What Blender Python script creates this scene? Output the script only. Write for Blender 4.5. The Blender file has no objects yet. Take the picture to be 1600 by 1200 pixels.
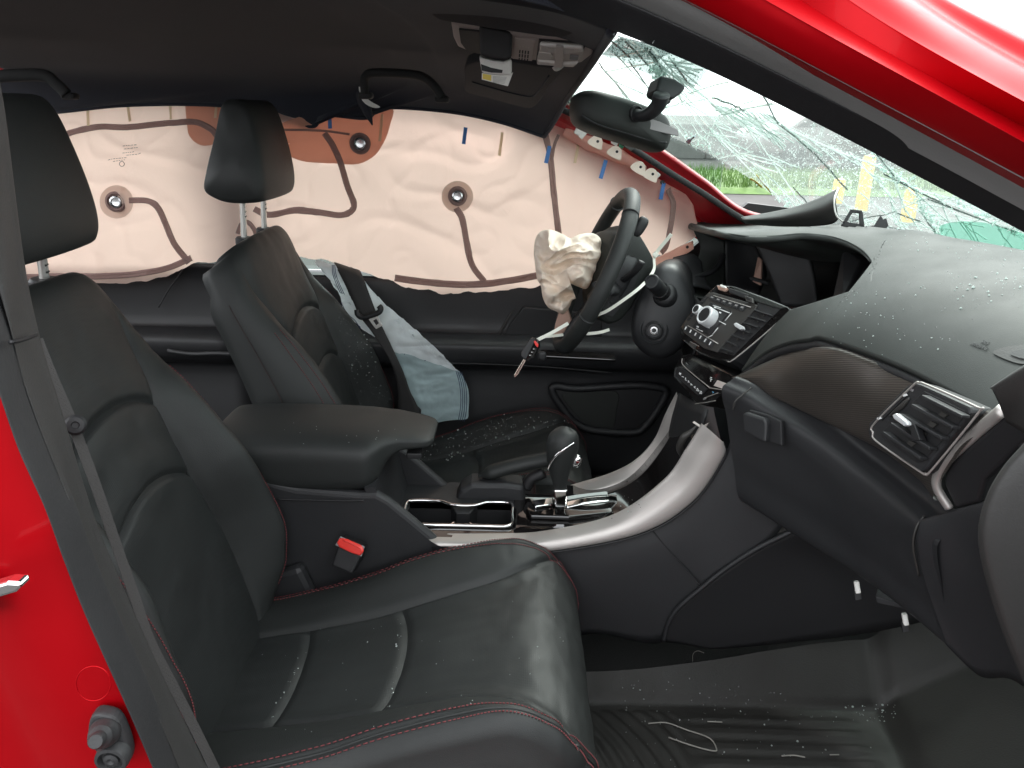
import bpy, bmesh, math, random
from mathutils import Vector, Matrix, noise
from math import sin, cos, pi, radians, sqrt, exp, atan2

random.seed(7)
SC = bpy.context.scene
COL = SC.collection

# ------------------------------------------------------------------ camera
CAM_Z, PITCH, ROLL, FPX = 1.25, radians(19.6), radians(1.2), 1200.0
FWD = Vector((0, cos(PITCH), -sin(PITCH)))
_u0 = Vector((0, sin(PITCH), cos(PITCH)))
_r0 = Vector((1, 0, 0))
RGT = _r0 * cos(ROLL) + _u0 * sin(ROLL)
UPV = _u0 * cos(ROLL) - _r0 * sin(ROLL)
EYE = Vector((0, 0, CAM_Z))
cd = bpy.data.cameras.new('camera')
cam = bpy.data.objects.new('camera', cd)
COL.objects.link(cam)
cam.matrix_world = Matrix(((RGT.x, UPV.x, -FWD.x, 0), (RGT.y, UPV.y, -FWD.y, 0), (RGT.z, UPV.z, -FWD.z, CAM_Z), (0, 0, 0, 1)))
cd.sensor_width = 36.0
cd.lens = 36.0 * FPX / 1600.0
cd.clip_start = 0.02
cd.clip_end = 3000
SC.camera = cam

# ------------------------------------------------------------------ sky, sun, exposure
W = bpy.data.worlds.new('World')
SC.world = W
W.use_nodes = True
nt = W.node_tree
nt.nodes.clear()
out = nt.nodes.new('ShaderNodeOutputWorld')
bg = nt.nodes.new('ShaderNodeBackground')
sky = nt.nodes.new('ShaderNodeTexSky')
sky.sky_type = 'NISHITA'
sky.sun_disc = False
SUN_EL, SUN_AZ = radians(46), radians(28)
sky.sun_elevation = SUN_EL
sky.sun_rotation = SUN_AZ
sky.air_density = 1.0
sky.dust_density = 4.0
hs = nt.nodes.new('ShaderNodeHueSaturation')
hs.inputs['Saturation'].default_value = 0.12
mx = nt.nodes.new('ShaderNodeMix')
mx.data_type = 'RGBA'
mx.inputs[0].default_value = 0.75
mx.inputs[7].default_value = (9.0, 9.3, 9.6, 1)      # even cloud layer
nt.links.new(sky.outputs[0], hs.inputs['Color'])
nt.links.new(hs.outputs[0], mx.inputs[6])
nt.links.new(mx.outputs[2], bg.inputs['Color'])
bg.inputs['Strength'].default_value = 0.13
nt.links.new(bg.outputs[0], out.inputs['Surface'])
sl = bpy.data.lights.new('sun', 'SUN')
sl.energy = 0.9
sl.angle = radians(20)
sl.color = (1.0, 0.97, 0.93)
so = bpy.data.objects.new('sun', sl)
COL.objects.link(so)
_sd = Vector((sin(SUN_AZ) * cos(SUN_EL), cos(SUN_AZ) * cos(SUN_EL), sin(SUN_EL)))
so.rotation_euler = _sd.to_track_quat('Z', 'Y').to_euler()
so.location = _sd * 20
SC.view_settings.view_transform = 'Standard'
SC.view_settings.look = 'None'
SC.view_settings.gamma = 1.0
SC.view_settings.exposure = 1.85
SC.render.engine = 'CYCLES'
SC.cycles.use_denoising = True
SC.cycles.max_bounces = 8
SC.cycles.transparent_max_bounces = 16
SC.cycles.caustics_reflective = False
SC.cycles.caustics_refractive = False

# ------------------------------------------------------------------ sight lines: a point of the photograph carried to its real distance
def ray(px, py):
    return FWD * FPX + RGT * (px - 800.0) - UPV * (py - 600.0)
def PY(px, py, Y):
    d = ray(px, py)
    return EYE + d * (Y / d.y)
def PZ(px, py, Z):
    d = ray(px, py)
    return EYE + d * ((Z - CAM_Z) / d.z)
def PX(px, py, X):
    d = ray(px, py)
    return EYE + d * (X / d.x)
class Plane:
    def __init__(s, o, n):
        s.o = o
        n = n.normalized()
        if n.dot(EYE - o) < 0: n = -n
        s.n = n
    def at(s, px, py, h=0.0):
        d = ray(px, py)
        return EYE + d * ((s.o + s.n * h - EYE).dot(s.n) / d.dot(s.n))
def plane3(a, b, c):
    return Plane(a, (b - a).cross(c - a))
def V(*a): return Vector(a)

# ------------------------------------------------------------------ object bookkeeping
ORG = {}
def thing(name, label, cat, loc, group=None):
    o = bpy.data.objects.new(name, None)
    o.empty_display_size = 0.05
    COL.objects.link(o)
    o.location = loc
    o['label'] = label; o['category'] = cat
    if group: o['group'] = group
    ORG[o.name] = Vector(loc)
    return o
def link(name, me, mat, parent=None, label=None, kind=None, smooth=True):
    o = bpy.data.objects.new(name, me)
    COL.objects.link(o)
    if mat is not None and not me.materials: me.materials.append(mat)
    if parent is not None:
        org = ORG[parent.name]
        me.transform(Matrix.Translation(-org))
        o.parent = parent
        ORG[o.name] = org
    else:
        ORG[o.name] = Vector((0, 0, 0))
    if smooth:
        me.polygons.foreach_set('use_smooth', [True] * len(me.polygons))
    if label: o['label'] = label
    if kind: o['kind'] = kind
    me.name = name
    return o
def tag(o, label, cat, group=None):
    o['label'] = label; o['category'] = cat
    if group: o['group'] = group
    return o
def auto(o, ang=35):
    me = o.data
    try: me.set_sharp_from_angle(angle=radians(ang))
    except Exception: pass
    return o
def bevel(o, w, seg=2, ang=35):
    m = o.modifiers.new('bevel', 'BEVEL')
    m.width = w; m.segments = seg; m.limit_method = 'ANGLE'; m.angle_limit = radians(ang)
    m.harden_normals = False
    return o
def solid(o, t, off=-1, rim=True):
    m = o.modifiers.new('solid', 'SOLIDIFY')
    m.thickness = t; m.offset = off; m.use_rim = rim
    return o
def subs(o, n=1):
    m = o.modifiers.new('sub', 'SUBSURF')
    m.levels = n; m.render_levels = n
    return o

# ------------------------------------------------------------------ curves and meshes
def cr(p0, p1, p2, p3, t):
    t2, t3 = t * t, t * t * t
    return 0.5 * ((2 * p1) + (p2 - p0) * t + (2 * p0 - 5 * p1 + 4 * p2 - p3) * t2 + (3 * p1 - p0 - 3 * p2 + p3) * t3)
def spline(P, n, closed=False):
    m = len(P); out = []
    segs = m if closed else m - 1
    for i in range(n if closed else n + 1):
        s = i / n * segs
        k = min(int(s), segs - 1); t = s - k
        if closed: a, b, c, d = P[(k - 1) % m], P[k], P[(k + 1) % m], P[(k + 2) % m]
        else:
            b, c = P[k], P[k + 1]
            a = P[k - 1] if k > 0 else b * 2 - c
            d = P[k + 2] if k + 2 < m else c * 2 - b
        out.append(cr(a, b, c, d, t))
    return out
def lerp1(tab, x):
    if x <= tab[0][0]: return tab[0][1]
    n = len(tab)
    for i in range(n - 1):
        (a, fa), (b, fb) = tab[i], tab[i + 1]
        if x <= b:
            s = (fb - fa) / (b - a)
            s0 = (fa - tab[i - 1][1]) / (a - tab[i - 1][0]) if i else s
            s2 = (tab[i + 2][1] - fb) / (tab[i + 2][0] - b) if i + 2 < n else s
            m0 = 0 if s0 * s <= 0 else 2 * s0 * s / (s0 + s)
            m1 = 0 if s2 * s <= 0 else 2 * s2 * s / (s2 + s)
            h = b - a; t = (x - a) / h; t2, t3 = t * t, t * t * t
            return fa * (2 * t3 - 3 * t2 + 1) + m0 * h * (t3 - 2 * t2 + t) + fb * (3 * t2 - 2 * t3) + m1 * h * (t3 - t2)
    return tab[-1][1]
def sstep(a, b, x):
    t = min(1, max(0, (x - a) / (b - a))); return t * t * (3 - 2 * t)
def grid_mesh(name, rows, close_u=False, close_v=False, caps=False):
    nv, nu = len(rows), len(rows[0])
    vs = [tuple(p) for r in rows for p in r]
    fs = []
    for j in range(nv if close_v else nv - 1):
        for i in range(nu if close_u else nu - 1):
            a = j * nu + i; b = j * nu + (i + 1) % nu
            c = ((j + 1) % nv) * nu + (i + 1) % nu; d = ((j + 1) % nv) * nu + i
            fs.append((a, b, c, d))
    if caps:
        fs.append(tuple(range(nu - 1, -1, -1)))
        fs.append(tuple((nv - 1) * nu + i for i in range(nu)))
    me = bpy.data.meshes.new(name)
    me.from_pydata(vs, [], fs)
    me.update()
    return me
def patch(name, rows, nu, nv, mat, parent, thick=0.0, label=None, disp=None, face=None, off=-1):
    """rows of control points -> smooth sheet; the outside is turned to the side of 'face' (a point), thickness goes the other way"""
    R1 = [spline(r, nu) for r in rows]
    cols = [spline([R1[j][i] for j in range(len(rows))], nv) for i in range(nu + 1)]
    G = [[cols[i][j] for i in range(nu + 1)] for j in range(nv + 1)]
    a = G[nv // 2][nu // 2]; b = G[nv // 2][nu // 2 + 1]; c = G[nv // 2 + 1][nu // 2]
    n = (b - a).cross(c - a)
    if n.dot((face or EYE) - a) < 0: G = [list(reversed(r)) for r in G]
    if disp:
        H = [[disp(G[j][i], i / nu, j / nv) for i in range(nu + 1)] for j in range(nv + 1)]
        G = H
    o = link(name, grid_mesh(name, G), mat, parent, label)
    if thick: solid(o, thick, off)
    return o
def frame_path(pts, closed=False, up=None):
    n = len(pts); T = []
    for i in range(n):
        a = pts[i - 1] if (i > 0 or closed) else pts[i]
        b = pts[(i + 1) % n] if (i < n - 1 or closed) else pts[i]
        t = (b - a)
        T.append(t.normalized() if t.length > 1e-9 else Vector((1, 0, 0)))
    if up is None:
        up = Vector((0, 0, 1)) if abs(T[0].z) < 0.9 else Vector((0, 1, 0))
    N = []
    for t in T:
        b = t.cross(up)
        if b.length < 1e-6: b = t.orthogonal()
        b.normalize(); nn = b.cross(t).normalized()
        N.append((nn, b))
        up = nn
    return T, N
def sweep_mesh(name, pts, prof, closed=False, up=None, scale=None, caps=True, keep_up=False):
    """prof: list of (a,b) offsets: a along normal, b along binormal"""
    T, N = frame_path(pts, closed, up)
    if keep_up and up is not None:
        N = []
        for t in T:
            b = t.cross(up).normalized(); N.append((b.cross(t).normalized(), b))
    rows = []
    for i, p in enumerate(pts):
        s = scale(i / max(1, len(pts) - 1)) if scale else 1.0
        rows.append([p + N[i][0] * (a * s) + N[i][1] * (b * s) for a, b in prof])
    return grid_mesh(name, rows, close_u=True, close_v=closed, caps=caps and not closed)
def circ(r, n=10, r2=None):
    r2 = r2 or r
    return [(r * cos(2 * pi * i / n), r2 * sin(2 * pi * i / n)) for i in range(n)]
def fix_normals(me):
    bm = bmesh.new(); bm.from_mesh(me)
    bmesh.ops.recalc_face_normals(bm, faces=bm.faces)
    bm.to_mesh(me); bm.free(); me.update()
    return me
def tube(name, pts, r, mat, parent, n=None, seg=10, closed=False, label=None, scale=None, r2=None, up=None, kind=None):
    P = spline(pts, n or max(8, 6 * (len(pts) - 1)), closed) if (n or 0) >= 0 else pts
    me = sweep_mesh(name, P, circ(r, seg, r2), closed, up, scale)
    fix_normals(me)
    return link(name, me, mat, parent, label, kind)
def tubes(name, lines, r, mat, parent, seg=6, label=None, kind=None, smooth_pts=False):
    """many short tubes in one mesh"""
    vs, fs = [], []
    for L in lines:
        P = spline(L, 4 * (len(L) - 1)) if smooth_pts else L
        T, N = frame_path(P)
        b = len(vs)
        for p, (a, c) in zip(P, N):
            for k in range(seg):
                w = 2 * pi * k / seg
                vs.append(tuple(p + a * (r * cos(w)) + c * (r * sin(w))))
        m = len(P)
        for j in range(m - 1):
            for k in range(seg):
                k2 = (k + 1) % seg
                fs.append((b + j * seg + k, b + j * seg + k2, b + (j + 1) * seg + k2, b + (j + 1) * seg + k))
        fs.append(tuple(b + k for k in range(seg - 1, -1, -1)))
        fs.append(tuple(b + (m - 1) * seg + k for k in range(seg)))
    me = bpy.data.meshes.new(name); me.from_pydata(vs, [], fs); me.update(); fix_normals(me)
    return link(name, me, mat, parent, label, kind)
def prism(name, outline, ext, mat, parent, bev=0.0, seg=2, label=None, smooth=False, kind=None):
    """closed outline pushed along ext"""
    n = len(outline)
    vs = [tuple(p) for p in outline] + [tuple(p + ext) for p in outline]
    fs = [tuple(range(n)), tuple(range(2 * n - 1, n - 1, -1))]
    for i in range(n):
        j = (i + 1) % n
        fs.append((i, i + n, j + n, j))
    me = bpy.data.meshes.new(name); me.from_pydata(vs, [], fs); me.update(); fix_normals(me)
    o = link(name, me, mat, parent, label, kind, smooth=smooth)
    if bev: bevel(o, bev, seg)
    return o
def plate(name, pl, px, lo, hi, mat, parent, bev=0.0, seg=2, label=None, sm=0):
    """outline given on a plane, from height lo to hi above it"""
    O = [pl.at(x, y) for x, y in px]
    if sm: O = spline(O, sm, True)
    O = [p + pl.n * lo for p in O]
    return prism(name, O, pl.n * (hi - lo), mat, parent, bev, seg, label)
def box(name, c, sx, sy, sz, mat, parent, rot=None, bev=0.0, label=None, seg=2):
    M = rot.to_matrix() if hasattr(rot, 'to_matrix') else (rot or Matrix.Identity(3))
    c = Vector(c)
    O = [c + M @ Vector((a * sx / 2, b * sy / 2, -sz / 2)) for a, b in ((-1, -1), (1, -1), (1, 1), (-1, 1))]
    return prism(name, O, M @ Vector((0, 0, sz)), mat, parent, bev, seg, label)
def lathe(name, o, axis, prof, mat, parent, seg=32, label=None, ref=None):
    """prof: (radius, height) along axis"""
    ax = axis.normalized()
    u = (ref or ax.orthogonal()); u = (u - ax * u.dot(ax)).normalized(); w = ax.cross(u)
    rows = [[o + ax * h + (u * cos(2 * pi * k / seg) + w * sin(2 * pi * k / seg)) * max(r, 1e-5) for k in range(seg)] for r, h in prof]
    me = grid_mesh(name, rows, close_u=True, caps=True); fix_normals(me)
    ob = link(name, me, mat, parent, label)
    auto(ob, 40)
    return ob
def blob(name, c, M, sx, sy, sz, mat, parent, e=3.0, nu=48, nv=28, disp=None, label=None):
    """superellipsoid"""
    def sp(v, p): return math.copysign(abs(v) ** p, v)
    k = 2.0 / e
    rows = []
    for j in range(nv + 1):
        th = -pi / 2 + pi * j / nv
        r = []
        for i in range(nu):
            ph = 2 * pi * i / nu
            p = Vector((sx * sp(cos(th), k) * sp(cos(ph), k), sy * sp(cos(th), k) * sp(sin(ph), k), sz * sp(sin(th), k)))
            if disp: p = disp(p, th, ph)
            r.append(c + M @ p)
        rows.append(r)
    me = grid_mesh(name, rows, close_u=True, caps=True); fix_normals(me)
    return link(name, me, mat, parent, label)
def axes(x, y=None):
    x = x.normalized(); y = (y - x * y.dot(x)).normalized(); z = x.cross(y)
    return Matrix((x, y, z)).transposed()
def text(name, s, pl_o, ex, ey, size, depth, mat, parent, label=None):
    cu = bpy.data.curves.new(name, 'FONT')
    cu.body = s; cu.size = size; cu.extrude = depth; cu.align_x = 'CENTER'; cu.align_y = 'CENTER'
    cu.resolution_u = 2
    t = bpy.data.objects.new(name + '_tmp', cu)
    COL.objects.link(t)
    dg = bpy.context.evaluated_depsgraph_get()
    me = bpy.data.meshes.new_from_object(t.evaluated_get(dg))
    bpy.data.objects.remove(t)
    ex = ex.normalized(); ey = (ey - ex * ey.dot(ex)).normalized(); ez = ex.cross(ey)
    me.transform(Matrix(((ex.x, ey.x, ez.x, pl_o.x), (ex.y, ey.y, ez.y, pl_o.y), (ex.z, ey.z, ez.z, pl_o.z), (0, 0, 0, 1))))
    me.materials.clear()
    return link(name, me, mat, parent, label, smooth=False)
def copy_tree(o, parent=None):
    c = o.copy(); COL.objects.link(c)
    ORG[c.name] = ORG.get(o.name, Vector((0, 0, 0)))
    if parent is not None: c.parent = parent
    for ch in list(o.children):
        copy_tree(ch, c)
    return c

# ------------------------------------------------------------------ materials
def mat(name, col, rough=0.5, metal=0.0, coat=0.0, spec=0.5, bump=0.0, bscale=300.0, btype='noise', var=0.0, vscale=6.0, col2=None, stretch=None, rvar=0.0, sheen=0.0, coat_rough=0.05):
    m = bpy.data.materials.new(name); m.use_nodes = True
    t = m.node_tree; b = t.nodes['Principled BSDF']
    b.inputs['Base Color'].default_value = (*col, 1)
    b.inputs['Roughness'].default_value = rough
    b.inputs['Metallic'].default_value = metal
    b.inputs['Coat Weight'].default_value = coat
    b.inputs['Coat Roughness'].default_value = coat_rough
    b.inputs['Specular IOR Level'].default_value = spec
    if sheen:
        b.inputs['Sheen Weight'].default_value = sheen
    tc = t.nodes.new('ShaderNodeTexCoord')
    vec = tc.outputs['Object']
    if stretch:
        mp = t.nodes.new('ShaderNodeMapping'); mp.inputs['Scale'].default_value = stretch
        t.links.new(vec, mp.inputs[0]); vec = mp.outputs[0]
    if var or col2 or rvar:
        n = t.nodes.new('ShaderNodeTexNoise'); n.inputs['Scale'].default_value = vscale; n.inputs['Detail'].default_value = 6
        n.inputs['Roughness'].default_value = 0.65
        t.links.new(vec, n.inputs['Vector'])
        if var or col2:
            r = t.nodes.new('ShaderNodeValToRGB')
            c2 = col2 or tuple(min(1, c * (1 + var)) for c in col)
            c1 = col if col2 else tuple(c * (1 - var) for c in col)
            r.color_ramp.elements[0].position = 0.35; r.color_ramp.elements[1].position = 0.68
            r.color_ramp.elements[0].color = (*c1, 1); r.color_ramp.elements[1].color = (*c2, 1)
            t.links.new(n.outputs[0], r.inputs[0]); t.links.new(r.outputs[0], b.inputs['Base Color'])
        if rvar:
            mr = t.nodes.new('ShaderNodeMapRange')
            mr.inputs[1].default_value = 0.3; mr.inputs[2].default_value = 0.7
            mr.inputs[3].default_value = max(0.02, rough - rvar); mr.inputs[4].default_value = min(1, rough + rvar)
            t.links.new(n.outputs[0], mr.inputs[0]); t.links.new(mr.outputs[0], b.inputs['Roughness'])
    if bump:
        if btype == 'noise':
            n = t.nodes.new('ShaderNodeTexNoise'); n.inputs['Scale'].default_value = bscale; n.inputs['Detail'].default_value = 3; h = n.outputs[0]
        elif btype == 'voronoi':
            n = t.nodes.new('ShaderNodeTexVoronoi'); n.inputs['Scale'].default_value = bscale; n.feature = 'DISTANCE_TO_EDGE'; h = n.outputs[0]
        elif btype == 'dots':
            n = t.nodes.new('ShaderNodeTexVoronoi'); n.inputs['Scale'].default_value = bscale; n.inputs['Randomness'].default_value = 0.0; h = n.outputs[0]
        elif btype == 'weave':
            n = t.nodes.new('ShaderNodeTexChecker'); n.inputs['Scale'].default_value = bscale; h = n.outputs[1]
        t.links.new(vec, n.inputs['Vector'])
        bp = t.nodes.new('ShaderNodeBump'); bp.inputs['Strength'].default_value = bump; bp.inputs['Distance'].default_value = 0.002
        t.links.new(h, bp.inputs['Height']); t.links.new(bp.outputs[0], b.inputs['Normal'])
    return m
def cloth(name, col, trans=0.5, bscale=8.0, bump=0.25, tcol=None, var=0.08, wvs=0.0):
    """thin cloth that lets daylight through"""
    m = bpy.data.materials.new(name); m.use_nodes = True
    t = m.node_tree; t.nodes.clear()
    o = t.nodes.new('ShaderNodeOutputMaterial')
    d = t.nodes.new('ShaderNodeBsdfDiffuse'); tr = t.nodes.new('ShaderNodeBsdfTranslucent'); mx = t.nodes.new('ShaderNodeMixShader')
    tc = t.nodes.new('ShaderNodeTexCoord')
    n = t.nodes.new('ShaderNodeTexNoise'); n.inputs['Scale'].default_value = 5; n.inputs['Detail'].default_value = 7
    r = t.nodes.new('ShaderNodeValToRGB')
    r.color_ramp.elements[0].position = 0.35; r.color_ramp.elements[1].position = 0.65
    r.color_ramp.elements[0].color = (*[c * (1 - var) for c in col], 1); r.color_ramp.elements[1].color = (*col, 1)
    t.links.new(tc.outputs['Object'], n.inputs['Vector']); t.links.new(n.outputs[0], r.inputs[0])
    t.links.new(r.outputs[0], d.inputs[0])
    tr.inputs[0].default_value = (*(tcol or col), 1)
    mx.inputs[0].default_value = trans
    n2 = t.nodes.new('ShaderNodeTexNoise'); n2.inputs['Scale'].default_value = bscale; n2.inputs['Detail'].default_value = 5; n2.inputs['Distortion'].default_value = 0.6
    bp = t.nodes.new('ShaderNodeBump'); bp.inputs['Strength'].default_value = bump; bp.inputs['Distance'].default_value = 0.02
    t.links.new(tc.outputs['Object'], n2.inputs['Vector']); t.links.new(n2.outputs[0], bp.inputs['Height'])
    t.links.new(bp.outputs[0], d.inputs['Normal']); t.links.new(bp.outputs[0], tr.inputs['Normal'])
    t.links.new(d.outputs[0], mx.inputs[1]); t.links.new(tr.outputs[0], mx.inputs[2]); t.links.new(mx.outputs[0], o.inputs[0])
    return m
def glass(name, tint, gloss=0.06, rough=0.02, milk=0.0, milkcol=(0.8, 0.85, 0.82)):
    m = bpy.data.materials.new(name); m.use_nodes = True
    t = m.node_tree; t.nodes.clear()
    o = t.nodes.new('ShaderNodeOutputMaterial')
    tr = t.nodes.new('ShaderNodeBsdfTransparent'); tr.inputs[0].default_value = (*tint, 1)
    g = t.nodes.new('ShaderNodeBsdfGlossy'); g.inputs['Roughness'].default_value = rough; g.inputs[0].default_value = (1, 1, 1, 1)
    lw = t.nodes.new('ShaderNodeFresnel'); lw.inputs[0].default_value = 1.45
    mul = t.nodes.new('ShaderNodeMath'); mul.operation = 'MULTIPLY'; mul.inputs[1].default_value = gloss
    t.links.new(lw.outputs[0], mul.inputs[0])
    mx = t.nodes.new('ShaderNodeMixShader')
    t.links.new(mul.outputs[0], mx.inputs[0]); t.links.new(tr.outputs[0], mx.inputs[1]); t.links.new(g.outputs[0], mx.inputs[2])
    last = mx
    if milk:
        d = t.nodes.new('ShaderNodeBsdfDiffuse'); d.inputs[0].default_value = (*milkcol, 1)
        tl = t.nodes.new('ShaderNodeBsdfTranslucent'); tl.inputs[0].default_value = (*milkcol, 1)
        ad = t.nodes.new('ShaderNodeMixShader'); ad.inputs[0].default_value = 0.6
        t.links.new(d.outputs[0], ad.inputs[1]); t.links.new(tl.outputs[0], ad.inputs[2])
        m2 = t.nodes.new('ShaderNodeMixShader'); m2.inputs[0].default_value = milk
        t.links.new(mx.outputs[0], m2.inputs[1]); t.links.new(ad.outputs[0], m2.inputs[2]); last = m2
    t.links.new(last.outputs[0], o.inputs[0])
    return m

M = {}
M['leather'] = mat('black_leather', (0.0180, 0.0197, 0.0193), 0.55, spec=0.40, bump=0.16, bscale=420, btype='voronoi', rvar=0.03, vscale=9)
M['perf'] = mat('perforated_leather', (0.0165, 0.0182, 0.0182), 0.55, spec=0.4, bump=0.14, bscale=330, btype='dots', rvar=0.05, vscale=9)
M['plastic'] = mat('black_plastic', (0.0185, 0.0188, 0.0205), 0.5, bump=0.16, bscale=700, rvar=0.06, vscale=12)
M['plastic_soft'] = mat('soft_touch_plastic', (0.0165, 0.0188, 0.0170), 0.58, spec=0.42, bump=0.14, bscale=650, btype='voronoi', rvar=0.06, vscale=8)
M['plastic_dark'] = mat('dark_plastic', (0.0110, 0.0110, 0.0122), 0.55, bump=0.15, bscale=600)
M['trimgrey'] = mat('pillar_trim_plastic', (0.030, 0.029, 0.028), 0.6, bump=0.2, bscale=500)
M['gloss'] = mat('gloss_black', (0.008, 0.007, 0.007), 0.06, coat=0.5, rvar=0.03, vscale=40)
M['rubber'] = mat('black_rubber', (0.020, 0.020, 0.021), 0.6, bump=0.15, bscale=300, rvar=0.08, vscale=15)
M['rubber_dk'] = mat('seal_flock', (0.016, 0.016, 0.016), 0.8, bump=0.3, bscale=900)
M['red'] = mat('red_car_paint', (0.41, 0.0, 0.004), 0.45, metal=0.5, coat=0.08, coat_rough=0.08, spec=0.2, rvar=0.04, vscale=30)
M['red_in'] = mat('red_inner_paint', (0.33, 0.006, 0.012), 0.4, coat=0.5, var=0.15, vscale=25)
M['headliner'] = mat('headliner_felt', (0.0125, 0.0145, 0.0230), 0.95, bump=0.5, bscale=900, sheen=0.1)
M['fabric'] = mat('visor_fabric', (0.035, 0.034, 0.036), 0.9, bump=0.4, bscale=800)
M['silver'] = mat('satin_silver_trim', (0.44, 0.41, 0.39), 0.42, metal=0.6, rvar=0.05, vscale=60, bump=0.05, bscale=900)
M['chrome'] = mat('chrome', (0.80, 0.80, 0.80), 0.10, metal=1.0)
M['steel'] = mat('steel', (0.55, 0.55, 0.55), 0.25, metal=1.0)
M['knobs'] = mat('silver_knob', (0.72, 0.73, 0.74), 0.28, metal=0.35)
M['grey_btn'] = mat('grey_button', (0.034, 0.032, 0.030), 0.45)
M['white_print'] = mat('white_print', (0.70, 0.70, 0.70), 0.6)
M['blue_print'] = mat('blue_print', (0.10, 0.35, 0.60), 0.6)
M['white_plastic'] = mat('white_plastic', (0.75, 0.74, 0.70), 0.45)
M['ziptie'] = mat('white_nylon', (0.70, 0.70, 0.62), 0.4)
M['taupe'] = mat('taupe_plastic', (0.50, 0.44, 0.41), 0.5, bump=0.1, bscale=700)
M['taupe_lt'] = mat('lamp_lens', (0.70, 0.64, 0.60), 0.22, coat=0.4)
M['lens'] = mat('clear_lens', (0.80, 0.75, 0.70), 0.12, coat=0.6)
M['airbag'] = cloth('airbag_cloth', (0.97, 0.685, 0.595), trans=0.72, tcol=(1.0, 0.70, 0.615), bscale=6, bump=0.30, var=0.05)
M['airbag2'] = cloth('driver_airbag_cloth', (0.97, 0.86, 0.75), trans=0.2, bscale=14, bump=0.25)
M['patch'] = cloth('orange_patch_cloth', (0.66, 0.34, 0.25), trans=0.35, tcol=(0.75, 0.33, 0.22), bscale=9, bump=0.2)
M['seamtape'] = cloth('brown_seam_cloth', (0.30, 0.20, 0.18), trans=0.25, bscale=30, bump=0.4)
M['bluebag'] = cloth('pale_blue_airbag_cloth', (0.52, 0.66, 0.68), trans=0.25, bscale=9, bump=0.35, var=0.2)
M['bluebag2'] = cloth('white_airbag_cloth', (0.88, 0.93, 0.95), trans=0.3, bscale=9, bump=0.3, var=0.1)
M['navy'] = mat('navy_thread', (0.03, 0.05, 0.12), 0.8)
M['bluetape'] = mat('blue_tape', (0.05, 0.16, 0.42), 0.6)
M['tantape'] = cloth('tan_tape', (0.68, 0.53, 0.36), trans=0.35, bscale=30, bump=0.1)
M['web'] = mat('belt_webbing', (0.028, 0.026, 0.026), 0.75, bump=0.8, bscale=480, btype='weave')
M['red_thread'] = mat('red_thread', (0.145, 0.028, 0.032), 0.7)
M['buckle_red'] = mat('red_buckle_button', (0.75, 0.04, 0.03), 0.3, coat=0.4)
M['ring'] = cloth('ring_cloth', (0.66, 0.50, 0.42), trans=0.35, bscale=20, bump=0.15)
M['web_lt'] = mat('paler_webbing', (0.05, 0.048, 0.046), 0.8, bump=1.0, bscale=420, btype='weave')  # paler webbing, used on the near belt
M['carpet'] = mat('black_carpet', (0.006, 0.006, 0.006), 0.97, bump=0.9, bscale=600)
M['mat'] = mat('rubber_floor_mat', (0.0160, 0.0152, 0.0140), 0.52, spec=0.3, bump=0.2, bscale=350, rvar=0.14, vscale=8, col2=(0.022, 0.0205, 0.0185))
M['trim'] = None
M['crumb'] = glass('glass_crumb', (0.85, 0.95, 0.92), gloss=1.0, milk=0.55, milkcol=(0.85, 0.9, 0.88))
M['drop'] = mat('water_drop', (0.05, 0.05, 0.05), 0.03, coat=1.0, spec=0.8)
M['straw'] = mat('pale_straw', (0.22, 0.21, 0.19), 0.7)
M['copper'] = mat('connector_copper', (0.55, 0.35, 0.28), 0.4, metal=0.4)
M['sticker'] = mat('white_sticker', (0.74, 0.72, 0.68), 0.6)
M['yellow_sticker'] = mat('yellow_print', (0.72, 0.55, 0.10), 0.6)
M['grey_print'] = mat('grey_print', (0.25, 0.24, 0.24), 0.7)

# patterned decor trim: fine slanted weave lines
def decor():
    m = bpy.data.materials.new('patterned_trim'); m.use_nodes = True
    t = m.node_tree; b = t.nodes['Principled BSDF']
    tc = t.nodes.new('ShaderNodeTexCoord')
    w = t.nodes.new('ShaderNodeTexWave'); w.wave_type = 'BANDS'; w.bands_direction = 'Z'
    mp = t.nodes.new('ShaderNodeMapping'); mp.inputs['Rotation'].default_value = (radians(18), radians(6), 0)
    w.inputs['Scale'].default_value = 105; w.inputs['Distortion'].default_value = 0.6; w.inputs['Detail'].default_value = 1
    t.links.new(tc.outputs['Object'], mp.inputs[0]); t.links.new(mp.outputs[0], w.inputs['Vector'])
    r = t.nodes.new('ShaderNodeValToRGB')
    r.color_ramp.elements[0].color = (0.040, 0.035, 0.031, 1); r.color_ramp.elements[1].color = (0.085, 0.073, 0.064, 1)
    t.links.new(w.outputs[0], r.inputs[0]); t.links.new(r.outputs[0], b.inputs['Base Color'])
    b.inputs['Roughness'].default_value = 0.33
    b.inputs['Metallic'].default_value = 0.35
    bp = t.nodes.new('ShaderNodeBump'); bp.inputs['Strength'].default_value = 0.15; bp.inputs['Distance'].default_value = 0.001
    t.links.new(w.outputs[0], bp.inputs['Height']); t.links.new(bp.outputs[0], b.inputs['Normal'])
    return m
M['trim'] = decor()
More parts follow.
